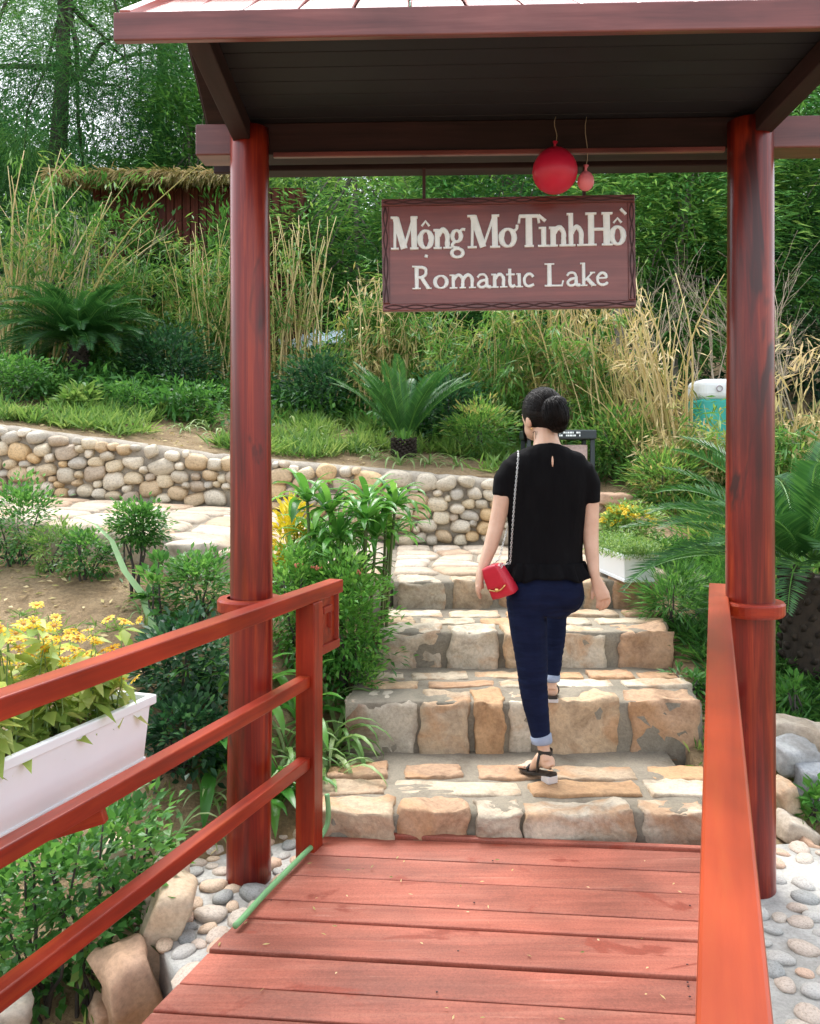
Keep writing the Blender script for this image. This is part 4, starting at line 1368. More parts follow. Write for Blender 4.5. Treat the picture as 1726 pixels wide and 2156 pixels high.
def bamboo(label, base, n, H, spread, nleaf, gm=None, seed=0, thick=1.0, lean=(0, 0), group='bamboo clumps', bend=(0, 6), L=0.15, W=0.022, lo=0.25, cat='bamboo', name='bamboo_clump'):
    rd = random.Random(seed)
    base = Vector(base)
    e = empty(name, base, label, cat, group)
    samples = []
    for k in range(n):
        me, pts = CANES[rd.randrange(bend[0], bend[1])]
        a = rd.uniform(0, 6.283)
        h = H * rd.uniform(.55, 1.1)
        bx, by = base.x + rd.gauss(0, spread), base.y + rd.gauss(0, spread * 0.6)
        mt = Matrix.Translation((bx, by, ground(bx, by) - 0.05)) @ Matrix.Rotation(lean[0] + rd.uniform(-.12, .12), 4, 'Y') @ Matrix.Rotation(lean[1] + rd.uniform(-.08, .08), 4, 'X') @ Matrix.Rotation(a, 4, 'Z') @ Matrix.Diagonal((h, h, h, 1))
        o = link('cane', me, None, e)
        o.matrix_basis = mt @ Matrix.Diagonal((thick, thick, 1, 1))
        setpar(o, e)
        for q in range(12):
            t = rd.uniform(lo, 1.0)
            f = t * 10
            i = min(9, int(f))
            samples.append(mt @ pts[i][0].lerp(pts[i + 1][0], f - i))
    if nleaf:
        S = np.array([tuple(s) for s in samples])
        c = S[rng.integers(0, len(S), max(1, nleaf // 9))]
        tw = rand_dirs(len(c), 0.0) * rng.uniform(.05, .34, (len(c), 1)) * (H / 3.0)
        tw[:, 2] *= 0.4
        base_p = (c + tw)[:, None, :] + rng.normal(0, .055, (len(c), 9, 3))
        cv = np.clip(0.58 + 0.25 * rng.normal(0, 1, (len(c), 1)) + 0.1 * rng.normal(0, 1, (len(c), 9)), 0, 1)
        d = unit(tw)[:, None, :] * 0.8 + rng.normal(0, .5, base_p.shape) + np.array([0, 0, -0.35])
        bp = base_p.reshape(-1, 3)
        link('foliage', leaf_mesh('foliage', bp, d.reshape(-1, 3), L * rng.uniform(.6, 1.3, len(bp)), W, 0.1, 0.15, cv.reshape(-1)), gm or G_bamboo, e)
    return e

def stuff_leaves(name, label, cat, pts, dirs, L, W, gm, droop=0.2, v=None):
    o = link(name, leaf_mesh(name, pts, dirs, L, W, 0.15, droop, v), gm)
    return tag(o, label, cat, None, 'stuff')

def scatter(n, x0, x1, y0, y1, keep=None):
    out = []
    while len(out) < n:
        x, y = rng.uniform(x0, x1), rng.uniform(y0, y1)
        if keep and not keep(x, y): continue
        out.append((x, y, ground(x, y)))
    return np.array(out)

# ================================================================== background hillside
def gz(x, y): return ground(x, y)
def gpt(xv, d): 
    x = (xv - CX) / FPX * d
    return Vector((x, d, gz(x, d)))

# hut with straw-fringed roof
hut = empty('garden_hut', gpt(330, 13.2), 'dark red wooden hut with straw-fringed roof behind bamboo on the left', 'hut')
M_hutred = wood('hut_red_boards', (0.05, 0.014, 0.010), (0.10, 0.024, 0.016), (0.15, 0.045, 0.03), 'Z', 0.7, 0.0)
hz0 = P(330, 720, 13.2).z - 0.4
hz1 = P(330, 395, 13.2).z
def hutx(xv, d=13.2): return (xv - CX) / FPX * d
nb = 26
hx0, hx1 = hutx(195), hutx(640)
for k in range(nb):
    a = hx0 + (hx1 - hx0) * k / nb
    b2 = hx0 + (hx1 - hx0) * (k + 1) / nb
    xm = (a + b2) / 2
    xv = xm * FPX / 13.2 + CX
    if 270 < xv < 395:       # window opening
        for (za, zb) in ((hz0, P(0, 640, 13.2).z), (P(0, 540, 13.2).z, hz1)):
            bm = bmesh.new(); box(bm, (a + 0.006, 13.2, za), (b2 - 0.006, 13.24, zb)); bevel(bm, 0.006, 1)
            link('wall_board', bm_mesh('wall_board', bm), M_hutred, hut)
    else:
        bm = bmesh.new(); box(bm, (a + 0.006, 13.2, hz0), (b2 - 0.006, 13.24, hz1)); bevel(bm, 0.006, 1)
        link('wall_board', bm_mesh('wall_board', bm), M_hutred, hut)
bm = bmesh.new()
box(bm, (hx0 - 0.02, 13.26, hz0), (hx1 + 0.02, 16.0, hz1 - 0.02))
link('hut_body', bm_mesh('hut_body', bm), M_hutred, hut)
wb = empty('window', P(333, 640, 13.2), parent=hut)
bar('window_frame', P(268, 540, 13.18), P(398, 540, 13.18), 0.05, 0.06, M_hutred, wb)
bar('window_frame', P(268, 640, 13.18), P(398, 640, 13.18), 0.05, 0.06, M_hutred, wb)
bm = bmesh.new()
for k in range(15): tube(bm, [(P(275 + k * 8.4, 542, 13.215), .004, .004), (P(275 + k * 8.4, 638, 13.215), .004, .004)], 4)
for k in range(11): tube(bm, [(P(270, 545 + k * 9, 13.222), .004, .004), (P(396, 545 + k * 9, 13.222), .004, .004)], 4)
link('wire_mesh', bm_mesh('wire_mesh', bm), M_metalgrey, wb)
M_black = plain('painted_interior_shade', (0.01, 0.01, 0.012), 0.9, bmp=0)
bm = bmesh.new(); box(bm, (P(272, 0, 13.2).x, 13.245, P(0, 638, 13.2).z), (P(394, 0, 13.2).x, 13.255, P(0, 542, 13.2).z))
link('interior_shade_panel', bm_mesh('interior_shade_panel', bm), M_black, wb)  # black panel paints the shade inside the hut behind the mesh
# roof: sloping slab with straw
bm = bmesh.new()
ez = P(0, 382, 12.75).z
vs_ = [(hx0 - 0.5, 12.75, ez), (hx1 - 0.9, 12.75, ez), (hx1 - 0.9, 15.2, ez + 0.55), (hx0 - 0.5, 15.2, ez + 0.55)]
f = bm.faces.new([bm.verts.new(v) for v in vs_])
r = bmesh.ops.extrude_face_region(bm, geom=[f])
for v in [g for g in r['geom'] if isinstance(g, bmesh.types.BMVert)]: v.co.z += 0.13
bmesh.ops.recalc_face_normals(bm, faces=bm.faces[:])
link('roof', bm_mesh('roof', bm), M_thatch, hut)
n = 5200
bx = rng.uniform(hx0 - 0.5, hx1 - 0.85, n)
t = rng.random(n) ** 2.2
b = np.stack([bx, 12.72 + t * 2.0, ez + 0.14 + t * 0.45 + rng.normal(0, .015, n)], 1)
d = np.stack([rng.normal(0, .35, n), -np.ones(n), rng.normal(-.35, .3, n)], 1)
so_ = link('straw', leaf_mesh('straw', b, d, rng.uniform(.12, .4, n), 0.014, 0.05, 0.35), G_dry, hut)
so_['kind'] = 'stuff'

# tarp
bm = bmesh.new()
rows = []
for j in range(7):
    row = []
    for i in range(15):
        q = P(588 + i * 10, 742 - j * 5 - i * 1.6, 11.6 + j * 0.06)
        q += noise.noise_vector((i * 0.6, j * 0.9, 4)) * 0.09
        row.append(bm.verts.new(q))
    rows.append(row)
for a, b2 in zip(rows, rows[1:]):
    for i in range(14): bm.faces.new((a[i], a[i + 1], b2[i + 1], b2[i]))
me = bm_mesh('tarp', bm, True)
tp = link('tarp', me, plain('pale_blue_tarp', (0.50, 0.62, 0.72), 0.4, var=0.3, scale=3))
mo = tp.modifiers.new('th', 'SOLIDIFY'); mo.thickness = 0.02
tag(tp, 'crumpled pale blue plastic sheet lying among the bamboo', 'tarp')

# ---- tall trees
def cas(label, xv, d, H, cr_, K, n, tr=0.16, seed=0, cz=0.62, gm=None, W=0.010, L=0.30, limbs=22):
    b = gpt(xv, d)
    c = (b.x, b.y, b.z + H * cz)
    return tree('casuarina_tree', label, b, (b.x + 0.2, b.y, b.z + H * 0.98), tr, c, (cr_[0], cr_[1], cr_[2]), int(K * 1.15), int(n * 1.5), 0.42, L, W, gm or G_cas, M_bark, style='needle', seed=seed, limbs=limbs)
cas('dark casuarina with thick black trunk at the upper left', 120, 15.5, 10.5, (2.9, 2.0, 3.6), 185, 220, 0.17, 1, 0.42, gm=G_feather)
cas('casuarina cut by the left edge behind the hut', -130, 18.0, 12.0, (3.2, 2.2, 4.4), 110, 180, 0.2, 2, 0.36)
cas('feathery casuarina between hut and left gate post', 330, 19.0, 11.0, (2.2, 2.0, 4.0), 85, 170, 0.14, 3, 0.36)
cas('casuarina whose branches show behind the roof corner', 520, 20.0, 13.0, (2.4, 2.0, 4.6), 90, 170, 0.15, 4, 0.36)
cas('casuarina seen above the left end of the sign', 700, 19.0, 11.5, (2.2, 1.8, 4.4), 100, 170, 0.14, 5, 0.34)
cas('casuarina seen between crimson balloon and left gate post', 900, 20.5, 12.5, (2.6, 2.0, 4.8), 100, 170, 0.16, 6, 0.32)
cas('casuarina standing behind the right end of the sign', 1150, 19.0, 11.5, (2.5, 2.0, 4.6), 100, 170, 0.16, 7, 0.34)
cas('casuarina far back at the right of the gate', 1500, 21.0, 13.0, (3.2, 2.2, 5.2), 110, 170, 0.18, 8, 0.34)
cas('casuarina cut by the right edge beyond the beam', 1800, 19.0, 12.0, (3.0, 2.2, 5.0), 110, 170, 0.18, 9, 0.36)

def feather(label, xv, d, H, cr_, K, n, seed, gm=None, W=0.035, L=0.17, cz=0.6, tr=0.06, bark=None, ccr=0.30):
    b = gpt(xv, d)
    c = (b.x, b.y, b.z + H * cz)
    return tree('feathery_tree', label, b, (b.x + rng.normal(0, .3), b.y, b.z + H * 0.9), tr, c, cr_, K, n, ccr, L, W, gm or G_feather, bark or M_greybark, style='feather', seed=seed, limbs=20, group='feathery trees behind the gate')
feather('bright feathery tree filling the gap right of the sign', 1400, 11.8, 4.6, (1.15, 0.9, 1.9), 130, 150, 11, cz=0.55, gm=G_bright)
feather('feathery tree behind the right gate post top', 1560, 13.0, 5.4, (1.3, 1.0, 2.2), 110, 150, 12, cz=0.62, gm=G_bright)
feather('feathery tree at the right edge below the beam end', 1760, 12.5, 5.4, (1.3, 1.0, 2.0), 100, 150, 13, cz=0.66)
feather('rounded green tree just right of the left gate post', 760, 13.5, 4.4, (1.5, 1.0, 1.8), 110, 140, 14, cz=0.5, gm=G_bright)
feather('green tree hidden behind the hanging sign', 1060, 13.2, 4.8, (1.6, 1.0, 2.0), 120, 140, 15, cz=0.5)
feather('yellowish green tree left of the left gate post over the hut', 420, 15.0, 4.2, (1.3, 0.9, 1.3), 70, 130, 16, gm=G_mid, cz=0.75)

# dark evergreen undergrowth that closes the view under the trees
def thicket(label, xv, d, rad, n, gm=None, L=0.16, W=0.07):
    b = gpt(xv, d)
    return shrub('evergreen_shrub', label, (b.x, b.y, b.z + rad[2] * 0.75), rad, n, L, W, gm or G_deep, 'dark evergreen shrubs', K=max(20, n // 40), stems=8, ground_z=b.z)
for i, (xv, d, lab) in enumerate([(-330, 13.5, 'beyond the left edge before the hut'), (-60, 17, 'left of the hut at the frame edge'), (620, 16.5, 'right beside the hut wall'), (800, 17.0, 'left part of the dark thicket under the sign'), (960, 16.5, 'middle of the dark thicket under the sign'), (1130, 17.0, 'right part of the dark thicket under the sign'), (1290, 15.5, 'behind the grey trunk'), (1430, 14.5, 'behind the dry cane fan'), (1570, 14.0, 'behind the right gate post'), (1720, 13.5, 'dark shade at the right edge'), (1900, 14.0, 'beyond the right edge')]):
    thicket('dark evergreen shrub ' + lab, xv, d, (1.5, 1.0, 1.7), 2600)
# far wood behind everything, one mass
n = 80000
fx = rng.uniform(-22, 22, n); fy = rng.uniform(22, 30, n)
hb = np.array([ground(float(a), float(b2)) for a, b2 in zip(fx[:2000], fy[:2000])])
hz_ = np.interp(fy, [22, 30], [gz(0, 22), gz(0, 30)]) + rng.random(n) ** 1.1 * (4.2 + 1.6 * np.sin(fx * 0.9) + 1.0 * np.sin(fx * 2.3 + 1))
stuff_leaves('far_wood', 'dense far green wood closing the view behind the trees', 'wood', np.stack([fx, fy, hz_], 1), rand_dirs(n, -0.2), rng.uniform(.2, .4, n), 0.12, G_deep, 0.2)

thicket('leafy green shrub in front of the left part of the hut roof', 165, 12.6, (1.0, 0.4, 1.45), 3400, G_mid, 0.13, 0.035)
thicket('leafy green shrub in front of the hut window', 330, 12.7, (0.8, 0.4, 1.35), 2600, G_mid, 0.13, 0.035)
thicket('leafy green shrub in front of the right part of the hut', 470, 12.6, (0.6, 0.4, 1.42), 2400, G_mid, 0.13, 0.035)
# ---- grey trunk standing under the right end of the sign
b = gpt(1296, 9.6)
e = empty('bare_tree', b, 'straight grey bare trunk rising behind the woman right of the bin', 'tree')
bm = bmesh.new()
limb(bm, b - Vector((0, 0, 0.1)), b + Vector((0.02, 0, 2.35)), 0.105, 0.05, 12, 14, 0.015, 3)
for k_ in range(0): limb(bm, b + Vector((0.02, 0, 1.9 + 0.06 * k_)), b + Vector((0.5 * math.cos(k_ * 2.4), 0.5 * math.sin(k_ * 2.4), 2.6 + 0.1 * k_)), 0.03, 0.006, 5, 5, 0.1, k_)
limb(bm, b + Vector((0.1, 0.05, -0.1)), b + Vector((0.22, 0.1, 1.2)), 0.09, 0.05, 9, 8, 0.03, 5)
link('trunk', bm_mesh('trunk', bm, True), M_greybark, e)

# ---- bamboo clumps
bamboo('bamboo clump with tan canes at the far left edge', gpt(60, 10.8), 36, 2.7, 0.26, 2600, None, 1, 1.4, (0.10, 0))
bamboo('leafy bamboo between left edge clump and hut window', gpt(190, 11.6), 14, 2.0, 0.40, 4200, None, 2, 1.2, (0.08, 0))
bamboo('leafy bamboo in front of the hut window', gpt(330, 12.0), 14, 1.9, 0.42, 4200, None, 3, 1.1, (0, 0))
bamboo('dense tan bamboo just left of the left gate post', gpt(455, 11.0), 42, 2.1, 0.20, 2000, None, 4, 1.3, (0.02, 0), bend=(0, 4))
bamboo('tall tan bamboo just right of the left gate post', gpt(610, 11.2), 56, 2.4, 0.16, 1100, None, 5, 1.3, (0.0, 0), bend=(0, 3))
bamboo('thin green bamboo behind the middle cycad', gpt(740, 10.6), 22, 1.9, 0.30, 3200, None, 6, 1.0, (0.05, 0))
bamboo('green and tan bamboo under the left part of the sign', gpt(880, 10.4), 46, 1.75, 0.26, 2800, None, 7, 1.1, (0.0, 0))
bamboo('green bamboo directly behind the woman head', gpt(1020, 9.8), 34, 1.65, 0.26, 3400, None, 8, 1.1, (0.0, 0))
bamboo('tall tan canes rising behind the woman right shoulder', gpt(1165, 10.0), 56, 2.2, 0.20, 2200, None, 9, 1.5, (-0.08, 0), bend=(0, 4))
bamboo('tall straw-coloured canes between woman and grey trunk', gpt(1235, 9.6), 44, 2.0, 0.16, 900, G_dry, 31, 1.5, (-0.05, 0), bend=(0, 4))
bamboo('straw-coloured canes just right of the grey trunk', gpt(1345, 9.0), 36, 1.9, 0.16, 700, G_dry, 32, 1.5, (-0.12, 0), bend=(0, 4))
bamboo('straw-coloured canes left of the middle cycad', gpt(800, 10.2), 30, 1.7, 0.2, 900, G_dry, 33, 1.3, (0, 0), bend=(0, 4))
bamboo('green bamboo right beside the grey trunk', gpt(1250, 9.2), 14, 1.5, 0.22, 2600, None, 10, 1.0, (0.0, 0))
bamboo('fan of dry straw-coloured canes left of the right gate post', gpt(1425, 8.3), 44, 1.95, 0.13, 300, G_dry, 11, 1.6, (-0.20, 0), bend=(0, 4))
bamboo('yellowing low bamboo in front of the green bin', gpt(1470, 7.9), 22, 0.7, 0.22, 2400, G_dry, 12, 1.0, (0.0, 0), L=0.11, W=0.016, lo=0.1)
bamboo('green yellow bamboo bush between dry canes and right post', gpt(1500, 8.0), 22, 0.85, 0.20, 1500, None, 13, 1.0, (0.05, 0), lo=0.1)
bamboo('pale dry reeds right of the right gate post', gpt(1705, 7.6), 30, 1.5, 0.26, 700, G_dry, 14, 1.2, (0.05, 0), bend=(0, 5))
bamboo('low green bamboo right of the right gate post', gpt(1690, 7.4), 20, 0.8, 0.26, 2400, None, 15, 1.0, (0.0, 0), lo=0.1)

# bare pale branches right of the post
def bare(label, xv, d, seed, H=2.2):
    b = gpt(xv, d)
    e = empty('bare_shrub', b, label, 'shrub', 'bare branching shrubs')
    rd = random.Random(seed)
    bm = bmesh.new()
    def grow(p, dr, L, r, dep):
        q = p + dr * L
        limb(bm, p, q, r, r * 0.6, 4, 4, 0.06, rd.random() * 9)
        if dep:
            for k in range(3):
                nd = (dr + Vector((rd.uniform(-.7, .7), rd.uniform(-.5, .5), rd.uniform(-.2, .5)))).normalized()
                grow(p.lerp(q, rd.uniform(.45, 1)), nd, L * rd.uniform(.5, .8), r * 0.55, dep - 1)
    for k in range(4):
        grow(b, Vector((rd.uniform(-.5, .5), rd.uniform(-.3, .3), 1)).normalized(), H * 0.45, 0.011, 3)
    link('branches', bm_mesh('branches', bm, True), M_twig, e)
bare('pale bare twiggy shrub right of the right gate post', 1700, 9.0, 1, 2.6)
bare('pale bare twiggy shrub left of the right gate post', 1520, 9.2, 2, 2.3)
bare('bare twigs standing beside the grey trunk', 1390, 9.4, 3, 2.6)
bare('bare twigs rising in front of the hut roof', 150, 11.4, 4, 2.4)

# ---- bins
def rbox(name, lo, hi, bev, m, par, seg=3):
    bm = bmesh.new(); box(bm, lo, hi); bevel(bm, bev, seg)
    c = (Vector(lo) + Vector(hi)) / 2
    bmesh.ops.translate(bm, vec=-c, verts=bm.verts[:])
    return link(name, bm_mesh(name, bm), m, par, c)
b = P(1180, 1040, 8.0)
bz = gz(b.x, b.y)
lb = empty('litter_bin', (b.x, b.y, bz), 'charcoal framed litter bin with stone panel half hidden behind the woman', 'bin')
w, h = 0.29, P(0, 925, 8.0).z - bz
M_panel = stone_mat('pink_marble_panel', [(0.42, 0.31, 0.28)], 0.4, patch=(0.30, 0.20, 0.18), scale=6)
for sx_ in (-1, 1):
    for sy_ in (0, 1):
        rbox('frame_post', (b.x + sx_ * w - 0.02, b.y + sy_ * 0.4 - 0.02, bz - 0.05), (b.x + sx_ * w + 0.02, b.y + sy_ * 0.4 + 0.02, bz + h), 0.004, M_metalgrey, lb, 1)
rbox('panel', (b.x - w + 0.045, b.y + 0.0, bz), (b.x + w - 0.045, b.y + 0.02, bz + h - 0.05), 0.004, M_panel, lb, 1)
rbox('inner_bin', (b.x - w + 0.05, b.y + 0.04, bz), (b.x + w - 0.05, b.y + 0.38, bz + h - 0.05), 0.01, M_metalgrey, lb, 1)
lid = rbox('lid', (b.x - w - 0.03, b.y - 0.05, bz + h), (b.x + w + 0.03, b.y + 0.45, bz + h + 0.085), 0.012, M_metalgrey, lb, 2)
for r_ in range(2):                 # two rows of small white characters, too far to read
    u = -0.02
    k = 0
    while u < 0.16:
        cwid = 0.010 + 0.006 * ((k * 7 + r_ * 3) % 3)
        if (k * 5 + r_) % 6 != 5:
            rbox('lid_letter', (b.x + u, b.y - 0.054, bz + h + 0.052 - r_ * 0.026), (b.x + u + cwid, b.y - 0.0495, bz + h + 0.068 - r_ * 0.026), 0.001, M_letter, lid, 1)
        u += cwid + 0.004
        k += 1
b = P(1533, 797, 8.7)
bz = gz(b.x, b.y)
gb = empty('plastic_bin', (b.x, b.y, bz), 'white topped teal plastic bin standing in tall grass behind the right post', 'bin')
M_teal = plain('teal_plastic', (0.03, 0.38, 0.32), 0.45, var=0.25, scale=6)
w = 0.27
htop = P(0, 797, 8.7).z
rbox('body', (b.x - w, b.y, bz - 0.05), (b.x + w, b.y + 0.45, htop - 0.20), 0.03, M_teal, gb)
rbox('lid', (b.x - w - 0.006, b.y - 0.006, htop - 0.21), (b.x + w + 0.006, b.y + 0.456, htop), 0.065, M_white, gb, 4)
bm = bmesh.new()
c = P(1514, 818, 8.69)
pts2 = [(c + Vector((0.028 * math.cos(a), -0.012, 0.028 * math.sin(a))), 0.006, 0.006) for a in np.linspace(0, 2 * math.pi, 19)]
tube(bm, pts2, 5)
link('ring_emblem', bm_mesh('ring_emblem', bm, True), plain('ring_grey', (0.35, 0.30, 0.33), 0.5), gb)

# ---- cycads
cycad('large dark spreading cycad on the upper bed at left', gpt(165, 10.2), 0.62, 0.10, 80, 0.95, 3, (0.05, 1.15), R(58), ll=0.20)
cycad('upright bright cycad above the wall left of the woman', gpt(850, 8.5), 0.16, 0.10, 32, 0.92, 5, (0.0, 0.36), R(34), ll=0.13)
rcb = Vector((vx(1700, 4.75), 4.75, 0)); rcb.z = gz(rcb.x, rcb.y)
cycad('big cycad with scaly trunk behind the right gate post', rcb, 0.60, 0.12, 46, 1.0, 9, (0.05, 1.05), R(52), ll=0.19)

# ---- planting behind the wall
def keepb(x, y): return y > wy(x) + 0.35
sp_ = []
rb4 = random.Random(41)
def spider(label, x, y, n, s, group, z=None):
    return rosette('spider_plant', label, (x, y, (gz(x, y) if z is None else z) - 0.01), STRAP_SPIDER, n, s, G_spider, group, 'plant', 0.02, (0.0, 0.8), rb4)
# clumpy ground cover as uncountable mass
n0 = 620
cpts = scatter(n0, -5.2, 2.4, 8.0, 11.5, lambda x, y: keepb(x, y) and noise.noise((x * 0.8, y * 0.8, 9)) + 0.8 * noise.noise((x * 3.1, y * 3.1, 4)) > (0.05 if x > -1.6 else 0.22))
K = 34
bp = (cpts[:, None, :] + rng.normal(0, .06, (n0, K, 3)) * np.array([1, 1, 0.2])).reshape(-1, 3)
d = rng.normal(0, 1, (n0 * K, 3)); d[:, 2] = np.abs(d[:, 2]) + 0.8
cvv = np.clip(0.5 + 0.25 * rng.normal(0, 1, (n0, 1)) + 0.12 * rng.normal(0, 1, (n0, K)), 0, 1).reshape(-1)
stuff_leaves('ground_cover', 'light green grassy ground cover on the bed above the wall', 'ground cover', bp, d, rng.uniform(.12, .30, n0 * K), 0.020, G_light, 0.22, cvv)
n0 = 1300
cpts = scatter(n0, -9.0, 2.6, 9.0, 13.0, lambda x, y: noise.noise((x * 0.7 + 5, y * 0.7, 2)) > -0.2)
K = 30
bp = (cpts[:, None, :] + rng.normal(0, .10, (n0, K, 3)) * np.array([1, 1, 0.9]) + np.array([0, 0, .16])).reshape(-1, 3)
cvv = np.clip(0.45 + 0.25 * rng.normal(0, 1, (n0, 1)) + 0.12 * rng.normal(0, 1, (n0, K)), 0, 1).reshape(-1)
stuff_leaves('low_undergrowth', 'dark leafy undergrowth at the foot of the bamboo', 'undergrowth', bp, rand_dirs(n0 * K, 0.5), rng.uniform(.08, .16, n0 * K), 0.04, G_mid, 0.2, cvv)
n0 = 1400
cpts = scatter(n0, 2.2, 6.5, 6.0, 11.5)
K = 20
bp = (cpts[:, None, :] + rng.normal(0, .06, (n0, K, 3)) * np.array([1, 1, 0.3])).reshape(-1, 3)
d = rng.normal(0, 1, (n0 * K, 3)); d[:, 2] = np.abs(d[:, 2]) + 0.8
stuff_leaves('tall_grass', 'tall green and straw grass on the right slope', 'grass', bp, d, rng.uniform(.18, .42, n0 * K), 0.014, G_bamboo, 0.3)
# litter of dry leaves and clods
n = 2600
lp = np.concatenate([scatter(1300, -5, -0.4, 7.95, 10), scatter(900, -2.6, -0.6, 2.3, 5.4), scatter(400, 1.3, 2.6, 3.4, 5.2)])
lp[:, 2] += 0.008
dd = rng.normal(0, 1, (n, 3)); dd[:, 2] *= 0.15
stuff_leaves('leaf_litter', 'dry brown leaf litter scattered on the soil', 'leaf litter', lp, dd, rng.uniform(.02, .07, n), 0.018, G_dry, 0.0)

# individual shrubs on the upper bed (photo column, depth)
def bed_shrub(label, xv, d, r, n=900, gm=None, L=0.06, W=0.028, up=0.8, group='shrubs on the upper bed'):
    b = gpt(xv, d)
    return shrub('round_shrub', label, (b.x, b.y, b.z + r * up), (r, r, r * 0.85), n, L, W, gm or G_mid, group, ground_z=b.z)
bed_shrub('clipped round dark green shrub on the bed left of the post', 275, 9.1, 0.20, 1300, G_mid, 0.045, 0.018)
bed_shrub('leafy shrub cut by the left edge on the upper bed', 25, 9.0, 0.30, 1500, G_mid)
bed_shrub('dark shrub touching the left gate post on the upper bed', 410, 9.4, 0.26, 1200, G_mid)
bed_shrub('broad dark shrub behind the clipped round shrub', 360, 10.4, 0.48, 2600, G_deep, 0.08, 0.035)
bed_shrub('dark shrub right of the left post below the tarp', 680, 10.2, 0.45, 2600, G_deep, 0.08, 0.035)
bed_shrub('shadowy shrub right behind the middle cycad', 930, 9.4, 0.42, 2400, G_deep, 0.08, 0.03)
bed_shrub('leafy shrub left of the litter bin', 1010, 8.7, 0.30, 1800, G_bamboo, 0.10, 0.016)
bed_shrub('leafy shrub right of the litter bin', 1310, 8.6, 0.38, 2400, G_bamboo, 0.11, 0.018)
bed_shrub('leafy shrub at the foot of the dry cane fan', 1400, 7.7, 0.28, 1500, G_bamboo, 0.11, 0.016)
bed_shrub('broad leaved sprout on bare soil left bed', 160, 8.9, 0.16, 300, G_light, 0.12, 0.05)
SPL = [(610, 8.5), (650, 8.9), (700, 8.5), (740, 9.0), (790, 8.35), (770, 8.7), (620, 9.3), (690, 9.4), (900, 8.25), (840, 8.15), (960, 8.2), (390, 8.7), (440, 9.0), (470, 8.5), (330, 9.6), (30, 8.3)]
ORD = ['leftmost', 'second', 'third', 'fourth', 'fifth', 'sixth', 'seventh', 'eighth', 'ninth', 'tenth', 'eleventh', 'twelfth', 'thirteenth', 'fourteenth', 'fifteenth', 'rightmost']
for i, (xv, d) in enumerate(sorted(SPL)):
    x = vx(xv, d)
    spider('striped spider plant on the bed above the wall, ' + ORD[i] + (' of sixteen' if i in (0, 15) else ' from the left edge'), x, d, 16, rb4.uniform(0.9, 1.25), 'spider plants above the wall')

# ================================================================== planters
def trough(name, label, c0, ax, length, wtop_, wbot, h, group=None):
    """tapered window-box: c0 = centre of the near end's bottom, ax = direction along the box"""
    ax = Vector(ax).normalized()
    sdv = Vector((ax.y, -ax.x, 0))
    e = empty(name, c0, label, 'planter', group)
    def q(u, s, z): return Vector(c0) + ax * u + sdv * s + Vector((0, 0, z))
    bm = bmesh.new()
    t = 0.02
    lv = [  # (inset along, half width, z)
        (t, wbot / 2, 0.0), (0.004, wtop_ / 2 - 0.012, h - 0.028), (-0.012, wtop_ / 2, h - 0.028), (-0.012, wtop_ / 2, h), (0.006, wtop_ / 2 - 0.02, h), (0.012, wtop_ / 2 - 0.024, h - 0.05)]
    rings = []
    for (i, w, z) in lv:
        rings.append([bm.verts.new(p) for p in (q(i, -w, z), q(length - i, -w, z), q(length - i, w, z), q(i, w, z))])
    for a, b2 in zip(rings, rings[1:]):
        for k in range(4): bm.faces.new((a[k], a[(k + 1) % 4], b2[(k + 1) % 4], b2[k]))
    bm.faces.new(rings[0][::-1])
    bmesh.ops.recalc_face_normals(bm, faces=bm.faces[:])
    bevel(bm, 0.004, 2)
    link('box', bm_mesh('box', bm), M_white, e)
    bm = bmesh.new()
    rows = []
    for i in range(25):
        u = 0.02 + (length - 0.04) * i / 24
        rows.append([bm.verts.new(q(u, (wtop_ / 2 - 0.026) * s, h - 0.04 + 0.012 * noise.noise((u * 30, s * 4, 1)))) for s in np.linspace(-1, 1, 7)])
    for a, b2 in zip(rows, rows[1:]):
        for k in range(6): bm.faces.new((a[k], a[k + 1], b2[k + 1], b2[k]))
    link('soil', bm_mesh('soil', bm, True), M_soil, e)
    bar('base_lip', q(0.015, 0, 0.012), q(length - 0.015, 0, 0.012), wbot + 0.012, 0.02, M_white, e, 0.003)
    return e, q

# left flower box on the railing shelf
ax = Vector((RU, 1, 0)).normalized()
BD = 1.70
c0 = shelf_pt(BD, SH + 0.012, 0.5585)
boxo, bq = trough('flower_box', 'long white flower box on the shelf outside the left railing', c0, ax, 1.04, 0.175, 0.125, 0.205, 'white plastic planters')
def daisy_mesh():
    bm = bmesh.new()
    n = 10
    for k in range(n):
        a = 2 * math.pi * k / n
        u = Vector((math.cos(a), math.sin(a), 0))
        s = Vector((-u.y, u.x, 0))
        z = Vector((0, 0, 1))
        p = [u * 0.25, u * 0.7 + s * 0.19 + z * 0.10, u * 1.0 + s * 0.10 + z * 0.02, u * 1.0 - s * 0.10 + z * 0.02, u * 0.7 - s * 0.19 + z * 0.10]
        bm.faces.new([bm.verts.new(q) for q in p])
    me = bm_mesh('flower', bm)
    a = me.attributes.new('v', 'FLOAT', 'POINT')
    a.data.foreach_set('value', np.random.default_rng(3).random(len(me.vertices)).astype(np.float32))
    me.materials.append(G_yellow)
    bm = bmesh.new()
    ball(bm, Vector((0, 0, 0.06)), (0.27, 0.27, 0.14), 2)
    m2 = bm_mesh('eye', bm, True)
    m2.materials.append(plain('flower_eye', (0.50, 0.22, 0.01), 0.7, var=0.3, scale=40))
    return me, m2
DAISY, EYE = daisy_mesh()
fp = empty('yellow_daisy_plant', bq(0.55, 0, 0.17), 'mass of yellow daisies with lime leaves growing in the left flower box', 'flowers', 'yellow flowers in planters')
rd5 = random.Random(17)
tops = []
bm = bmesh.new()
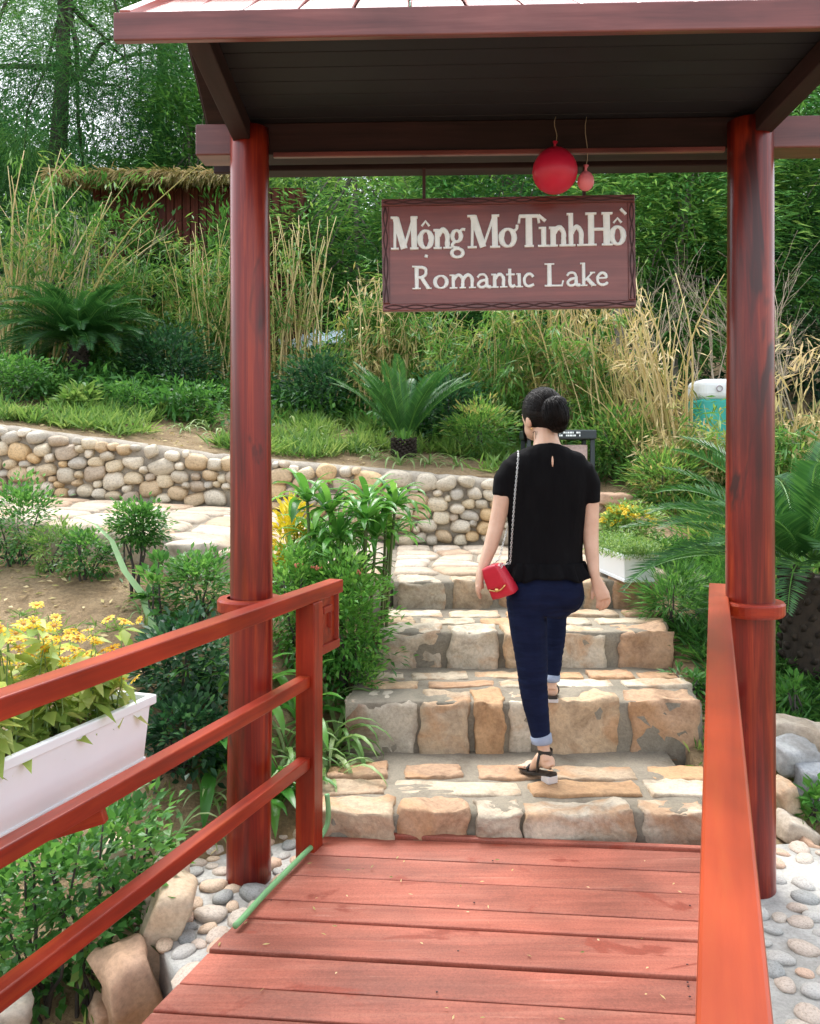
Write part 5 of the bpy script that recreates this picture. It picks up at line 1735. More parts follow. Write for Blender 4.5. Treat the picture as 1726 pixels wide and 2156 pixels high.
for k in range(64):
    u, s = rd5.uniform(0.05, 0.98), rd5.uniform(-.055, .055)
    a = bq(u, s, 0.165)
    hgt = rd5.uniform(0.14, 0.34) * (1.0 if u < 0.8 else 0.75)
    t = a + Vector((rd5.gauss(0, .05) - 0.035, rd5.gauss(0, .05), hgt))
    tops.append((a, t))
    limb(bm, a - Vector((0, 0, 0.02)), t, 0.0028, 0.0018, 4, 4, 0.08, k)
link('stems', bm_mesh('stems', bm, True), plain('green_stem', (0.16, 0.26, 0.07), 0.6), fp)
LP, LD, LL = [], [], []
for (a, t) in tops:
    for k in range(15):
        f = rd5.uniform(0.1, 1.0)
        p = a.lerp(t, f)
        an = rd5.uniform(0, 6.283)
        LP.append(tuple(p)); LD.append((math.cos(an), math.sin(an), rd5.uniform(-.5, .25))); LL.append(rd5.uniform(.045, .10))
link('foliage', leaf_mesh('foliage', np.array(LP), np.array(LD), np.array(LL), np.array(LL) * 0.52, 0.15, 0.30), G_lime, fp)
for k in range(285):
    a, t = tops[k % len(tops)]
    p = t + Vector((rd5.gauss(0, .03), rd5.gauss(0, .03), rd5.uniform(-.05, .03)))
    r = rd5.uniform(0.015, 0.023)
    o = link('flower', DAISY, None, fp, p, (rd5.gauss(0.35, .35), rd5.gauss(0, .35), rd5.uniform(0, 6)), (r, r, r))
    eo = link('eye', EYE, None, None, p, o.rotation_euler, (r, r, r))
    setpar(eo, o)

# right planter and pots on the top step
c1 = Vector((vx(1348, 5.40), 5.40, 0.69))
bo2, bq2 = trough('flower_box', 'small white planter on the top step right of the woman', c1, (-0.10, 1, 0), 0.62, 0.23, 0.185, 0.175, 'white plastic planters')
n = 5200
pp = np.array([tuple(bq2(rng.uniform(-.06, .66), rng.normal(0, .085), 0.16 + abs(rng.normal(0, .05)))) for _ in range(n)])
e = empty('moss_rose', bq2(0.3, 0, 0.13), 'soft pale green trailing plant filling the small right planter', 'plant')
link('foliage', leaf_mesh('foliage', pp, rand_dirs(n, 0.25), rng.uniform(.02, .05, n), 0.007, 0.1, 0.2), G_light, e)
def yellow_mound(label, c, rad, n, nf):
    e = empty('yellow_flower_mound', (c[0], c[1], c[2] - rad[2]), label, 'flowers', 'yellow flowers in planters')
    cc, pts, out, cv = clump_points(c, rad, 60, n // 60, 0.04, 0.5)
    link('foliage', leaf_mesh('foliage', pts, out + np.array([0, 0, .4]), rng.uniform(.03, .06, len(pts)), 0.016, 0.1, 0.2, cv), G_light, e)
    for k in range(nf):
        a, b2 = rd5.uniform(0, 6.283), rd5.random() ** 0.5
        h = math.sqrt(max(0, 1 - b2 * b2))
        p = Vector(c) + Vector((math.cos(a) * b2 * rad[0] * 1.1, math.sin(a) * b2 * rad[1] * 1.1, h * rad[2] * 1.1 + rd5.gauss(0, .01)))
        r = rd5.uniform(.016, .026)
        link('flower', DAISY, None, e, p, (rd5.gauss(0.5, .4), rd5.gauss(0, .4), rd5.uniform(0, 6)), (r, r, r))
    return e
yc = P(1322, 1105, 6.35)
pot = empty('flower_pot', (yc.x, yc.y, 0.685), 'pot of the yellow flower mound behind the small right planter', 'pot')
bm = bmesh.new()
tube(bm, [(Vector((yc.x, yc.y, 0.688)), .10, .10), (Vector((yc.x, yc.y, 0.80)), .13, .13), (Vector((yc.x, yc.y, 0.83)), .14, .14), (Vector((yc.x, yc.y, 0.86)), .14, .14)], 20)
link('bowl', bm_mesh('bowl', bm, True), plain('grey_clay', (0.35, 0.33, 0.30), 0.8), pot)
yellow_mound('mound of small yellow flowers right of the woman waist', (yc.x, yc.y, 0.955), (0.19, 0.16, 0.13), 2400, 130)

# ================================================================== plants around the stairs
rd6 = random.Random(23)
def ros(name, label, xv, d, n, s, meshes, gm, group, tilt=(0.0, 0.8), cat='plant', dz=0.0, spread=0.03):
    x = vx(xv, d)
    return rosette(name, label, (x, d, gz(x, d) - 0.01 + dz), meshes, n, s, gm, group, cat, spread, tilt, rd6)
# big glossy strap-leaf plant left of the stairs: a cluster of stems, one rosette on each
sx0, sy0 = vx(735, 5.0), 5.0
e = empty('screw_palm', (sx0, sy0, gz(sx0, sy0)), 'big glossy bright green strap-leaved plant left of the top steps', 'plant')
bm = bmesh.new()
heads = []
for k in range(17):
    a = k * 2.4
    r = 0.055 * math.sqrt(k)
    x, y = sx0 + math.cos(a) * r * 1.1, sy0 + math.sin(a) * r
    z0 = gz(x, y)
    z1 = P(0, rd6.uniform(1050, 1235), sy0).z
    top = Vector((x + math.cos(a) * 0.05, y + math.sin(a) * 0.05, max(z1, z0 + 0.08)))
    limb(bm, (x, y, z0 - 0.03), top, 0.011, 0.008, 6, 4, 0.05, k)
    heads.append(top)
link('stems', bm_mesh('stems', bm, True), plain('green_brown_stem', (0.10, 0.13, 0.04), 0.7), e)
for h in heads:
    for k in range(17):
        a = k * 2.39996 + rd6.uniform(-.3, .3)
        t = 0.02 + 1.05 * k / 16
        s = rd6.uniform(.55, .80)
        o = link('leaf', rd6.choice(STRAP_BROAD), None, e)
        o.matrix_basis = Matrix.Translation(h) @ Matrix.Rotation(a, 4, 'Z') @ Matrix.Rotation(t, 4, 'Y') @ Matrix.Diagonal((s, s * 1.0, s, 1))
        setpar(o, e)
# yellow croton behind the post
b = P(615, 1095, 5.2)
shrub('croton', 'yellow leaved croton just right of the left gate post', (b.x, b.y, b.z), (0.10, 0.09, 0.14), 420, 0.10, 0.026, G_croton, 'flowering shrubs by the stairs', ground_z=gz(b.x, b.y))
def px_shrub(name, label, x, y, d, rad, n, L, W, gm, group, **kw):
    b = P(x, y, d)
    return shrub(name, label, (b.x, b.y, b.z), rad, n, L, W, gm, group, ground_z=min(b.z - rad[2] * 0.5, gz(b.x, b.y)), **kw)
GI = 'ixora shrubs by the stairs'
px_shrub('ixora_shrub', 'dense ixora shrub left of the third step', 725, 1250, 4.55, (0.20, 0.18, 0.20), 2600, 0.05, 0.020, G_ixora, GI)
px_shrub('ixora_shrub', 'ixora shrub hugging the right of the left gate post', 625, 1205, 4.6, (0.14, 0.16, 0.15), 1500, 0.05, 0.020, G_ixora, GI)
px_shrub('ixora_shrub', 'ixora shrub with coral buds behind the railing end', 690, 1180, 4.75, (0.16, 0.15, 0.12), 1500, 0.05, 0.020, G_ixora, GI)
px_shrub('ixora_shrub', 'ixora shrub beside the second step behind the fret', 750, 1300, 4.45, (0.10, 0.10, 0.09), 700, 0.05, 0.018, G_ixora, GI)
M_bud = plain('coral_bud', (0.55, 0.16, 0.10), 0.6)
for (x, y, lab) in ((625, 1190, 'left'), (665, 1196, 'middle'), (755, 1205, 'right')):
    pb = P(x, y, 4.5)
    bm = bmesh.new()
    for k in range(9): ball(bm, Vector((rd6.gauss(0, .012), rd6.gauss(0, .012), rd6.gauss(0, .005))), (.006, .006, .008), 1)
    o = link('flower_cluster', bm_mesh('flower_cluster', bm, True), M_bud, None, pb)
    tag(o, 'small coral flower cluster, ' + lab + 'most on the ixora by the left post', 'flower', 'coral flower clusters')
# spider plants along the left edge of the steps
NEAR = ['nearest', 'second nearest', 'third nearest', 'fourth nearest', 'fifth nearest', 'sixth nearest', 'seventh nearest', 'eighth nearest', 'fourth farthest', 'third farthest', 'second farthest', 'farthest']
for i, (xv, d, n, s) in enumerate(sorted([(695, 3.86, 22, 1.35), (735, 4.02, 24, 1.5), (708, 4.15, 22, 1.5), (752, 4.26, 22, 1.4), (770, 4.45, 18, 1.3), (680, 4.05, 22, 1.5), (640, 3.95, 16, 1.2), (710, 3.75, 16, 1.1), (790, 4.75, 16, 1.1), (700, 4.40, 16, 1.1), (600, 4.01, 16, 1.2), (825, 4.95, 14, 1.0)], key=lambda q: q[1])):
    ros('spider_plant', 'pale striped spider plant in the row left of the steps, ' + NEAR[i] + ' to the deck', xv, d, n, s, STRAP_SPIDER, G_spider, 'spider plants beside the steps')
# dark broad leaves round the left gate post
for i, (xv, d, n, s, lab) in enumerate([(455, 3.75, 16, 0.95, 'left of the left post between the rails'), (590, 3.75, 16, 0.9, 'between left post and railing end'), (400, 4.0, 16, 0.9, 'behind the left rail near the post'), (520, 4.15, 14, 0.95, 'behind the left gate post'), (620, 4.25, 14, 0.95, 'right behind the railing end post'), (545, 3.65, 12, 0.7, 'at the foot of the left post')]):
    ros('broad_leaf_plant', 'glossy broad strap-leaved plant ' + lab, xv, d, n, s, STRAP_BROAD, G_strap, 'broad strap-leaved plants', (0.05, 0.95))
GB = 'shrubs of the left bed'
px_shrub('round_shrub', 'small round topiary shrub in front of the pale path', 287, 1105, 4.75, (0.125, 0.12, 0.115), 1800, 0.035, 0.017, G_mid, GB, lollipop=True)
px_shrub('round_shrub', 'leafy shrub cut by the left edge before the path', 35, 1065, 5.2, (0.20, 0.18, 0.15), 1800, 0.04, 0.018, G_mid, GB)
px_shrub('low_shrub', 'low dark green shrub left of the topiary shrub', 180, 1150, 4.95, (0.16, 0.10, 0.08), 900, 0.04, 0.018, G_mid, GB)
px_shrub('low_shrub', 'grey-green low shrub right of the left edge shrub', 110, 1130, 5.05, (0.16, 0.10, 0.07), 700, 0.04, 0.012, G_light, GB)
px_shrub('low_shrub', 'bushy green shrub just left of the left gate post', 420, 1215, 4.5, (0.16, 0.14, 0.12), 1400, 0.045, 0.018, G_mid, GB)
px_shrub('low_shrub', 'broad leaved green sprout below the topiary shrub', 335, 1225, 4.4, (0.07, 0.07, 0.12), 160, 0.07, 0.032, G_mid, GB)
px_shrub('low_shrub', 'dark bush behind the end of the flower box', 395, 1390, 3.95, (0.20, 0.18, 0.18), 1500, 0.05, 0.026, G_deep, GB)
px_shrub('low_shrub', 'dark bush below the end of the flower box', 390, 1545, 3.70, (0.18, 0.16, 0.16), 1000, 0.05, 0.026, G_deep, GB)
px_shrub('low_shrub', 'leafy bush under the flower box at the left', 190, 1740, 2.95, (0.22, 0.16, 0.14), 760, 0.05, 0.028, G_mid, GB)
px_shrub('low_shrub', 'leafy bush under the middle rail at the left', 90, 1830, 2.85, (0.22, 0.16, 0.15), 800, 0.05, 0.028, G_mid, GB)
px_shrub('low_shrub', 'leafy bush right under the lower left rail', 270, 1700, 3.15, (0.16, 0.12, 0.12), 380, 0.05, 0.028, G_mid, GB)
px_shrub('low_shrub', 'dark green bush at the left edge above the lower rail', 10, 1930, 2.80, (0.16, 0.16, 0.12), 380, 0.05, 0.028, G_mid, GB)
px_shrub('low_shrub', 'bright young leaves poking up below the lower left rail', 190, 1965, 2.85, (0.06, 0.05, 0.07), 40, 0.05, 0.03, G_light, GB)
for i, (xv, d, n, s, lab) in enumerate([(375, 3.42, 14, 0.9, 'left of the left post foot above the lower rail'), (440, 3.62, 12, 0.8, 'close behind the left post foot'), (445, 4.25, 14, 0.8, 'behind the left collar'), (300, 4.55, 10, 0.6, 'on bare soil below the topiary shrub')]):
    ros('spider_plant', 'thin leaved spider plant ' + lab, xv, d, n, s, STRAP_SPIDER, G_spider, 'spider plants of the left bed')
# long drooping blade crossing the soil
e = empty('long_blade_plant', P(330, 1300, 4.35), 'single long pale green blade arching over the bare soil', 'plant')
bm = bmesh.new()
pv = [P(x, y, d) for x, y, d in ((325, 1300, 4.35), (300, 1255, 4.42), (262, 1205, 4.5), (235, 1140, 4.6), (200, 1105, 4.7), (150, 1085, 4.75))]
pv[0].z = min(pv[0].z, gz(pv[0].x, pv[0].y))
rows = []
for i, p in enumerate(pv):
    w = (0.020, 0.022, 0.018, 0.014, 0.009, 0.002)[i]
    rows.append([bm.verts.new(p + Vector((-w, 0, w * 0.4))), bm.verts.new(p), bm.verts.new(p + Vector((w, 0, w * 0.4)))])
for a, b2 in zip(rows, rows[1:]):
    for k in range(2): bm.faces.new((a[k], a[k + 1], b2[k + 1], b2[k]))
link('blade', bm_mesh('blade', bm, True), plain('pale_green_blade', (0.24, 0.40, 0.17), 0.5), e)

# grass and weeds, right bank and left bed
def bank(x, y): return x > 1.52 + 0.06 * (y - 4) and not (1.2 < x < 1.75 and 5.2 < y < 6.2)
n0 = 700
cp = scatter(n0, 1.45, 2.6, 4.25, 6.6, bank)
K = 22
bp = (cp[:, None, :] + rng.normal(0, .035, (n0, K, 3)) * np.array([1, 1, 0.2])).reshape(-1, 3)
d = rng.normal(0, 1, (n0 * K, 3)); d[:, 2] = np.abs(d[:, 2]) + 0.7
stuff_leaves('bank_grass', 'dark green grass on the bank right of the steps', 'grass', bp, d, rng.uniform(.10, .24, n0 * K), 0.012, G_mid, 0.35)
n0 = 150
cp = np.concatenate([scatter(70, 1.35, 2.3, 3.6, 4.4), scatter(80, -2.6, -0.7, 2.6, 5.2)])
K = 12
bp = (cp[:, None, :] + rng.normal(0, .03, (n0, K, 3)) * np.array([1, 1, 0.2])).reshape(-1, 3)
d = rng.normal(0, 1, (n0 * K, 3)); d[:, 2] = np.abs(d[:, 2]) + 0.5
stuff_leaves('sparse_weeds', 'sparse weeds and grass tufts on bare soil', 'weeds', bp, d, rng.uniform(.05, .14, n0 * K), 0.010, G_light, 0.3)
GR = 'green sprouts on the right bank'
px_shrub('low_shrub', 'green sprout with pointed leaves right of the right post', 1685, 1455, 4.35, (0.11, 0.08, 0.07), 130, 0.08, 0.022, G_mid, GR)
px_shrub('low_shrub', 'bright leafy sprout at the right edge above the rocks', 1715, 1705, 3.70, (0.06, 0.06, 0.11), 90, 0.07, 0.034, G_mid, GR)
px_shrub('low_shrub', 'weedy tuft beside the third step right end', 1450, 1430, 4.55, (0.11, 0.08, 0.05), 200, 0.06, 0.018, G_mid, GR)
px_shrub('low_shrub', 'grassy dark tuft right of the small planter', 1420, 1260, 5.2, (0.16, 0.14, 0.16), 900, 0.10, 0.012, G_mid, GR)
# fallen pink petals
M_petal = plain('pink_petal', (0.72, 0.42, 0.45), 0.6)
for (x, y, z, lab) in ((1452, 1475, 0.22, 'on the bank right of the second step'), (575, 1790, -0.02, ''), (290, 1962, -0.2, 'on the ground below the lower left rail')):
    if not lab: continue
    p = onz(x, y, z)
    p.z = gz(p.x, p.y) + 0.012
    bm = bmesh.new()
    for k in range(3):
        u = Vector((math.cos(k * 2.1), math.sin(k * 2.1), 0.3))
        s = Vector((-u.y, u.x, 0))
        bm.faces.new([bm.verts.new(q) for q in (Vector((0, 0, 0)), u * .018 + s * .012, u * .034, u * .018 - s * .012)])
    tag(link('fallen_petal', bm_mesh('fallen_petal', bm), M_petal, None, p), 'fallen pink petals ' + lab, 'petals', 'fallen petals')

# dry leaf bits blown onto the deck and steps
n = 60
lx = rng.uniform(0, 1.4, n); ly = rng.uniform(1.9, 3.35, n)
lp = np.stack([np.array([deck_l(float(q)) for q in ly]) + lx, ly + SL * lx, np.full(n, 0.007)], 1)
dd = rng.normal(0, 1, (n, 3)); dd[:, 2] = 0.04
stuff_leaves('deck_litter', 'tiny dry leaf bits scattered on the deck', 'leaf litter', lp, dd, rng.uniform(.006, .026, n), 0.006, G_dry, 0.0)

# ================================================================== woman
M_skin, nt, b_ = mat('skin')
v = coords(nt, rnd=False)
r = ramp(nt, [(0.35, (0.60, 0.37, 0.25)), (0.65, (0.68, 0.45, 0.32))])
nt.links.new(nz(nt, v, 14), r.inputs[0])
nt.links.new(r.outputs[0], b_.inputs['Base Color'])
b_.inputs['Roughness'].default_value = 0.5
b_.inputs['Subsurface Weight'].default_value = 0.10
b_.inputs['Subsurface Radius'].default_value = (0.02, 0.008, 0.004)
def cloth(name, c1, c2, scale, rough, bs, stretch=(1, 1, 1)):
    m, nt, b = mat(name)
    v = coords(nt, stretch, rnd=False)
    f = nz(nt, v, scale, 4, 0.6)
    r = ramp(nt, [(0.3, c1), (0.7, c2)])
    nt.links.new(f, r.inputs[0])
    nt.links.new(r.outputs[0], b.inputs['Base Color'])
    b.inputs['Roughness'].default_value = rough
    b.inputs['Specular IOR Level'].default_value = 0.5 if rough < 0.45 else 0.16 if rough < 0.6 else 0.12
    bump(nt, b, f, bs, 0.02)
    return m
M_top = cloth('black_fabric', (0.0025, 0.0025, 0.0032), (0.005, 0.005, 0.0058), 9, 0.9, 0.4, (1.6, 1.6, 0.6))
M_jean = cloth('navy_denim', (0.004, 0.0075, 0.026), (0.008, 0.0135, 0.042), 16, 0.85, 0.25, (0.6, 0.6, 2.2))
M_cuff = cloth('pale_denim', (0.27, 0.32, 0.42), (0.34, 0.39, 0.48), 30, 0.85, 0.2)
M_hair = cloth('black_hair', (0.0025, 0.0024, 0.0026), (0.009, 0.007, 0.006), 26, 0.52, 0.5, (1, 1, 0.35))
M_leather = plain('black_leather', (0.012, 0.012, 0.013), 0.4)
M_red = cloth('red_leather', (0.46, 0.012, 0.030), (0.56, 0.022, 0.045), 12, 0.4, 0.15)

def remesh(name, bm, vox, m, parent, it=4, fac=0.5):
    me = bpy.data.meshes.new(name + '_raw')
    bm.to_mesh(me); bm.free()
    o = bpy.data.objects.new(name + '_raw', me)
    C.objects.link(o)
    md = o.modifiers.new('r', 'REMESH')
    md.mode = 'VOXEL'
    md.voxel_size = vox
    dg = bpy.context.evaluated_depsgraph_get()
    dg.update()
    ev = o.evaluated_get(dg)
    new = bpy.data.meshes.new_from_object(ev)
    bpy.data.objects.remove(o, do_unlink=True)
    bpy.data.meshes.remove(me)
    new.name = name
    b2 = bmesh.new(); b2.from_mesh(new)
    for _ in range(it): bmesh.ops.smooth_vert(b2, verts=b2.verts[:], factor=fac, use_axis_x=True, use_axis_y=True, use_axis_z=True)
    b2.to_mesh(new); b2.free()
    smooth(new)
    new.materials.clear()
    return link(name, new, m, parent)

PXM = 3.80 / FPX
def T(bm, rows, seg=16):
    """rows: (x, y, depth, half width px, half depth px)"""
    tube(bm, [(P(x, y, d), w * PXM, dd * PXM) for (x, y, d, w, dd) in rows], seg)
person = empty('person', (0.58, 3.78, 0.095), 'woman in black top and navy jeans climbing the stone steps, seen from behind', 'person')
bm = bmesh.new()
# head turned to the left, neck, trunk
hd = P(1139, 873, 3.84)
hrot = Matrix.Rotation(R(32), 4, 'Z')
ball(bm, hd, (0.074, 0.093, 0.100), 4, hrot)
fwd = Vector((-math.sin(R(32)), math.cos(R(32)), 0))
ball(bm, hd + fwd * 0.030 + Vector((0, 0, -0.060)), (0.056, 0.064, 0.056), 3, hrot)          # jaw
ball(bm, hd + fwd * 0.100 + Vector((0, 0, -0.022)), (0.012, 0.016, 0.020), 2, hrot)           # nose
ball(bm, hd + fwd * 0.088 + Vector((0, 0, -0.062)), (0.020, 0.010, 0.007), 2, hrot)           # lips
for s in (-1, 1):
    sidev = Vector((math.cos(R(32)), math.sin(R(32)), 0)) * s
    ball(bm, hd + sidev * 0.074 - fwd * 0.004 + Vector((0, 0, -0.032)), (0.010, 0.018, 0.029), 2, hrot)
T(bm, [(1146, 890, 3.83, 27, 29), (1149, 920, 3.80, 25, 27), (1151, 938, 3.785, 29, 30), (1152, 952, 3.78, 42, 32), (1152, 975, 3.78, 66, 38), (1152, 1020, 3.78, 72, 42), (1150, 1100, 3.78, 66, 42), (1150, 1180, 3.78, 68, 44), (1148, 1235, 3.78, 72, 50), (1146, 1265, 3.79, 60, 46)])
# left arm
T(bm, [(1092, 982, 3.78, 16, 18), (1068, 1004, 3.78, 18, 20), (1058, 1045, 3.775, 19, 21), (1050, 1085, 3.77, 17.5, 19), (1043, 1115, 3.765, 16.5, 18), (1033, 1150, 3.755, 15, 16), (1020, 1185, 3.745, 12, 13), (1014, 1203, 3.742, 10.5, 12)])
T(bm, [(1014, 1200, 3.742, 10.5, 12), (1010, 1218, 3.74, 9, 15), (1008, 1232, 3.742, 8, 16), (1008, 1240, 3.745, 7, 15)], 12)
for (dx, dd, L, cx_) in ((-4, -0.026, 19, 4), (-4, -0.009, 24, 5), (-3, 0.008, 26, 6), (-1, 0.026, 23, 6)):
    x0, y0, d0 = 1008 + dx * 0.6, 1234, 3.743 + dd
    T(bm, [(x0, y0, d0, 4.3, 4.3), (x0 - 1, y0 + L * 0.45, d0, 4.2, 4.2), (x0 + cx_ * 0.4, y0 + L * 0.8, d0 + .004, 3.9, 3.9), (x0 + cx_, y0 + L * 1.05, d0 + .008, 3.2, 3.2)], 8)
T(bm, [(1011, 1212, 3.765, 4.8, 4.8), (1014, 1226, 3.785, 4.6, 4.6), (1016, 1240, 3.79, 3.8, 3.8)], 8)
# right arm
T(bm, [(1210, 986, 3.78, 16, 18), (1235, 1010, 3.78, 18, 20), (1243, 1055, 3.775, 18.5, 21), (1243, 1095, 3.77, 17.5, 19), (1243, 1130, 3.765, 17, 18), (1246, 1165, 3.75, 14.5, 15), (1250, 1200, 3.73, 11.5, 12), (1253, 1220, 3.722, 10, 11)])
T(bm, [(1253, 1217, 3.722, 10.5, 11), (1261, 1236, 3.716, 14, 10), (1268, 1252, 3.712, 15.5, 9), (1271, 1262, 3.71, 14, 8)], 12)
for (ox, L, cx_, cd) in ((-12.5, 23, -2, .016), (-4, 28, -4, .022), (4.5, 27, -6, .022), (12, 22, -6, .018)):
    x0, y0, d0 = 1270 + ox, 1257, 3.711
    T(bm, [(x0, y0, d0, 3.7, 3.7), (x0 + 1, y0 + L * 0.45, d0 + cd * .2, 3.5, 3.5), (x0 + cx_ * 0.5, y0 + L * 0.8, d0 + cd * .6, 3.2, 3.2), (x0 + cx_, y0 + L * 1.0, d0 + cd * 1.3, 2.6, 2.6)], 8)
T(bm, [(1253, 1230, 3.722, 5, 5), (1247, 1247, 3.728, 4.8, 4.8), (1247, 1262, 3.735, 3.8, 3.8)], 8)
# legs inside the jeans, ankles, feet
T(bm, [(1112, 1255, 3.78, 38, 42), (1112, 1330, 3.78, 34, 38), (1118, 1410, 3.775, 26, 28), (1124, 1470, 3.77, 23, 24), (1138, 1540, 3.755, 15, 15), (1145, 1578, 3.745, 12.5, 13.5), (1150, 1600, 3.735, 13, 17)])
T(bm, [(1186, 1246, 3.80, 30, 32), (1184, 1250, 3.92, 26, 26), (1178, 1258, 4.06, 22, 22)])
T(bm, [(1178, 1258, 4.06, 20, 20), (1173, 1268, 4.17, 16, 16), (1168, 1345, 4.175, 15, 16), (1163, 1400, 4.162, 13, 14), (1161, 1432, 4.15, 12, 13), (1160, 1450, 4.145, 13, 15)])
def foot(heel, ank, ball_, toe, wid):
    tube(bm, [(heel, 0.020, 0.020), (heel.lerp(ank, .35), 0.030, 0.030), (ank.lerp(ball_, .4), 0.031, 0.030), (ball_.lerp(ank, .25), 0.036, 0.024), (ball_, wid, 0.019), (toe, wid * 0.8, 0.012)], 14)
    a = (toe - ball_).normalized()
    sd_ = a.cross(Vector((0, 0, 1))).normalized()
    for k in range(5):
        o_ = sd_ * (k - 2) * wid * 0.42
        tube(bm, [(ball_.lerp(toe, .6) + o_, 0.009, 0.009), (toe + a * (0.022 - 0.004 * abs(k - 1)) + o_ - Vector((0, 0, 0.004)), 0.007, 0.006)], 8)
lf = [P(1160, 1615, 3.715), P(1148, 1588, 3.745), None, None]
lf[2] = Vector((vx(1126, 3.83), 3.84, 0.125)); lf[3] = lf[2] + Vector((-0.035, 0.035, -0.006))
foot(*lf, 0.036)
rf = [P(1163, 1462, 4.125), P(1160, 1452, 4.16), None, None]
rf[0].z = 0.375
rf[2] = Vector((vx(1158, 4.28), 4.29, 0.352)); rf[3] = rf[2] + Vector((-0.008, 0.05, -0.006))
foot(*rf, 0.036)
body = remesh('body', bm, 0.0036, M_skin, person, 3)

# eyes and brows on the hidden face
M_eye = plain('eye_dark', (0.02, 0.012, 0.01), 0.2)
for s in (-1, 1):
    sidev = Vector((math.cos(R(32)), math.sin(R(32)), 0)) * s
    bm = bmesh.new(); ball(bm, hd + fwd * 0.084 + sidev * 0.030 + Vector((0, 0, 0.0)), (0.011, 0.010, 0.006), 2, hrot)
    link('eye', bm_mesh('eye', bm, True), M_eye, person)
# hair: cap, low bun, side lock
bm = bmesh.new()
ball(bm, hd + Vector((0.006, -0.008, 0.016)), (0.086, 0.100, 0.103), 4, hrot)
ball(bm, hd - fwd * 0.030 + Vector((0.014, 0, -0.022)), (0.074, 0.070, 0.078), 4, hrot)
bmesh.ops.bisect_plane(bm, geom=bm.verts[:] + bm.edges[:] + bm.faces[:], plane_co=hd + fwd * 0.050 + Vector((0, 0, 0.0)), plane_no=(fwd + Vector((0, 0, -0.55))).normalized(), clear_outer=True)
bmesh.ops.holes_fill(bm, edges=[q for q in bm.edges if q.is_boundary])
# ear opening is left free by cutting low sides: bun and ponytail knot
bc = P(1169, 872, 3.725)
ball(bm, bc, (0.054, 0.050, 0.070), 3, Matrix.Rotation(R(-14), 4, 'Y'))
ball(bm, bc + Vector((0.012, 0.008, -0.040)), (0.044, 0.044, 0.042), 3)
ball(bm, bc + Vector((0.010, 0.012, 0.050)), (0.042, 0.040, 0.030), 3)
hair = remesh('hair', bm, 0.0048, M_hair, person, 2)
bm = bmesh.new()
for k in range(46):
    a = rd6.uniform(0, 6.283)
    s0 = bc + Vector((0.055 * math.cos(a), -0.03 + 0.02 * rd6.random(), 0.07 * math.sin(a)))
    e0 = s0 + Vector((rd6.gauss(.012, .014), rd6.gauss(0, .01), rd6.gauss(.004, .016)))
    tube(bm, [(s0, .0009, .0009), (s0.lerp(e0, .5) + Vector((0, 0, .003)), .0008, .0008), (e0, .0004, .0004)], 4)
for k in range(16):                    # lock in front of the ear
    s0 = P(1104 + rd6.uniform(-1, 5), 868, 3.855)
    e0 = P(1106 + rd6.uniform(-3, 5), 930 + rd6.uniform(-12, 8), 3.86)
    tube(bm, [(s0, .0022, .0022), (s0.lerp(e0, .5) + Vector((-.006, 0, 0)), .002, .002), (e0, .0008, .0008)], 4)
for k in range(12):                    # wisps on the nape
    s0 = P(1140 + rd6.uniform(-18, 22), 908, 3.775)
    e0 = s0 + Vector((rd6.gauss(0, .006), -.004, -0.03 * rd6.random() - 0.008))
    tube(bm, [(s0, .0012, .0012), (e0, .0004, .0004)], 4)
hcen = hd + Vector((0.006, -0.008, 0.016))
bdir = (hrot.to_3x3().inverted() @ (bc - hcen)); bdir = Vector((bdir.x / 0.086, bdir.y / 0.100, bdir.z / 0.103)).normalized()
for k in range(240):                   # combed-back strands over the cap
    sdir = Vector((rd6.gauss(0, 1), rd6.gauss(0.5, 1), rd6.gauss(0.5, 0.8))).normalized()
    if sdir.dot(bdir) > 0.75 or (sdir.y > 0.35 and sdir.z < 0.35) or sdir.z < -0.45: continue
    pl = []
    for q in range(9):
        t = q / 8
        w_ = (sdir.lerp(bdir, t)).normalized() * (1.010 + 0.012 * math.sin(math.pi * t) * rd6.random())
        pl.append((hcen + hrot.to_3x3() @ Vector((w_.x * 0.086, w_.y * 0.100, w_.z * 0.103)), .0014, .0014))
    tube(bm, pl, 4)
for k in range(110):                   # strands wound round the bun
    th_ = rd6.uniform(-1.5, 1.5); tw_ = rd6.uniform(-.35, .35); f0 = rd6.uniform(0.9, 1.45); f1 = rd6.uniform(-1.45, -0.6)
    pl = []
    for q in range(9):
        ph = f0 + (f1 - f0) * q / 8
        a = th_ + tw_ * q / 8
        pl.append((bc + Matrix.Rotation(R(-14), 3, 'Y') @ Vector((0.056 * math.sin(a) * math.cos(ph), -0.052 * math.cos(a) * math.cos(ph), 0.072 * math.sin(ph))) + noise.noise_vector((ph, k, 0)) * 0.005, .0015, .0015))
    tube(bm, pl, 4)
hs_ = link('hair_strands', bm_mesh('hair_strands', bm, True), M_hair, hair)
hs_['kind'] = 'stuff'
bm = bmesh.new(); ball(bm, P(1119, 903, 3.775), (.004, .004, .004), 2)
link('earring', bm_mesh('earring', bm, True), M_gold, person)
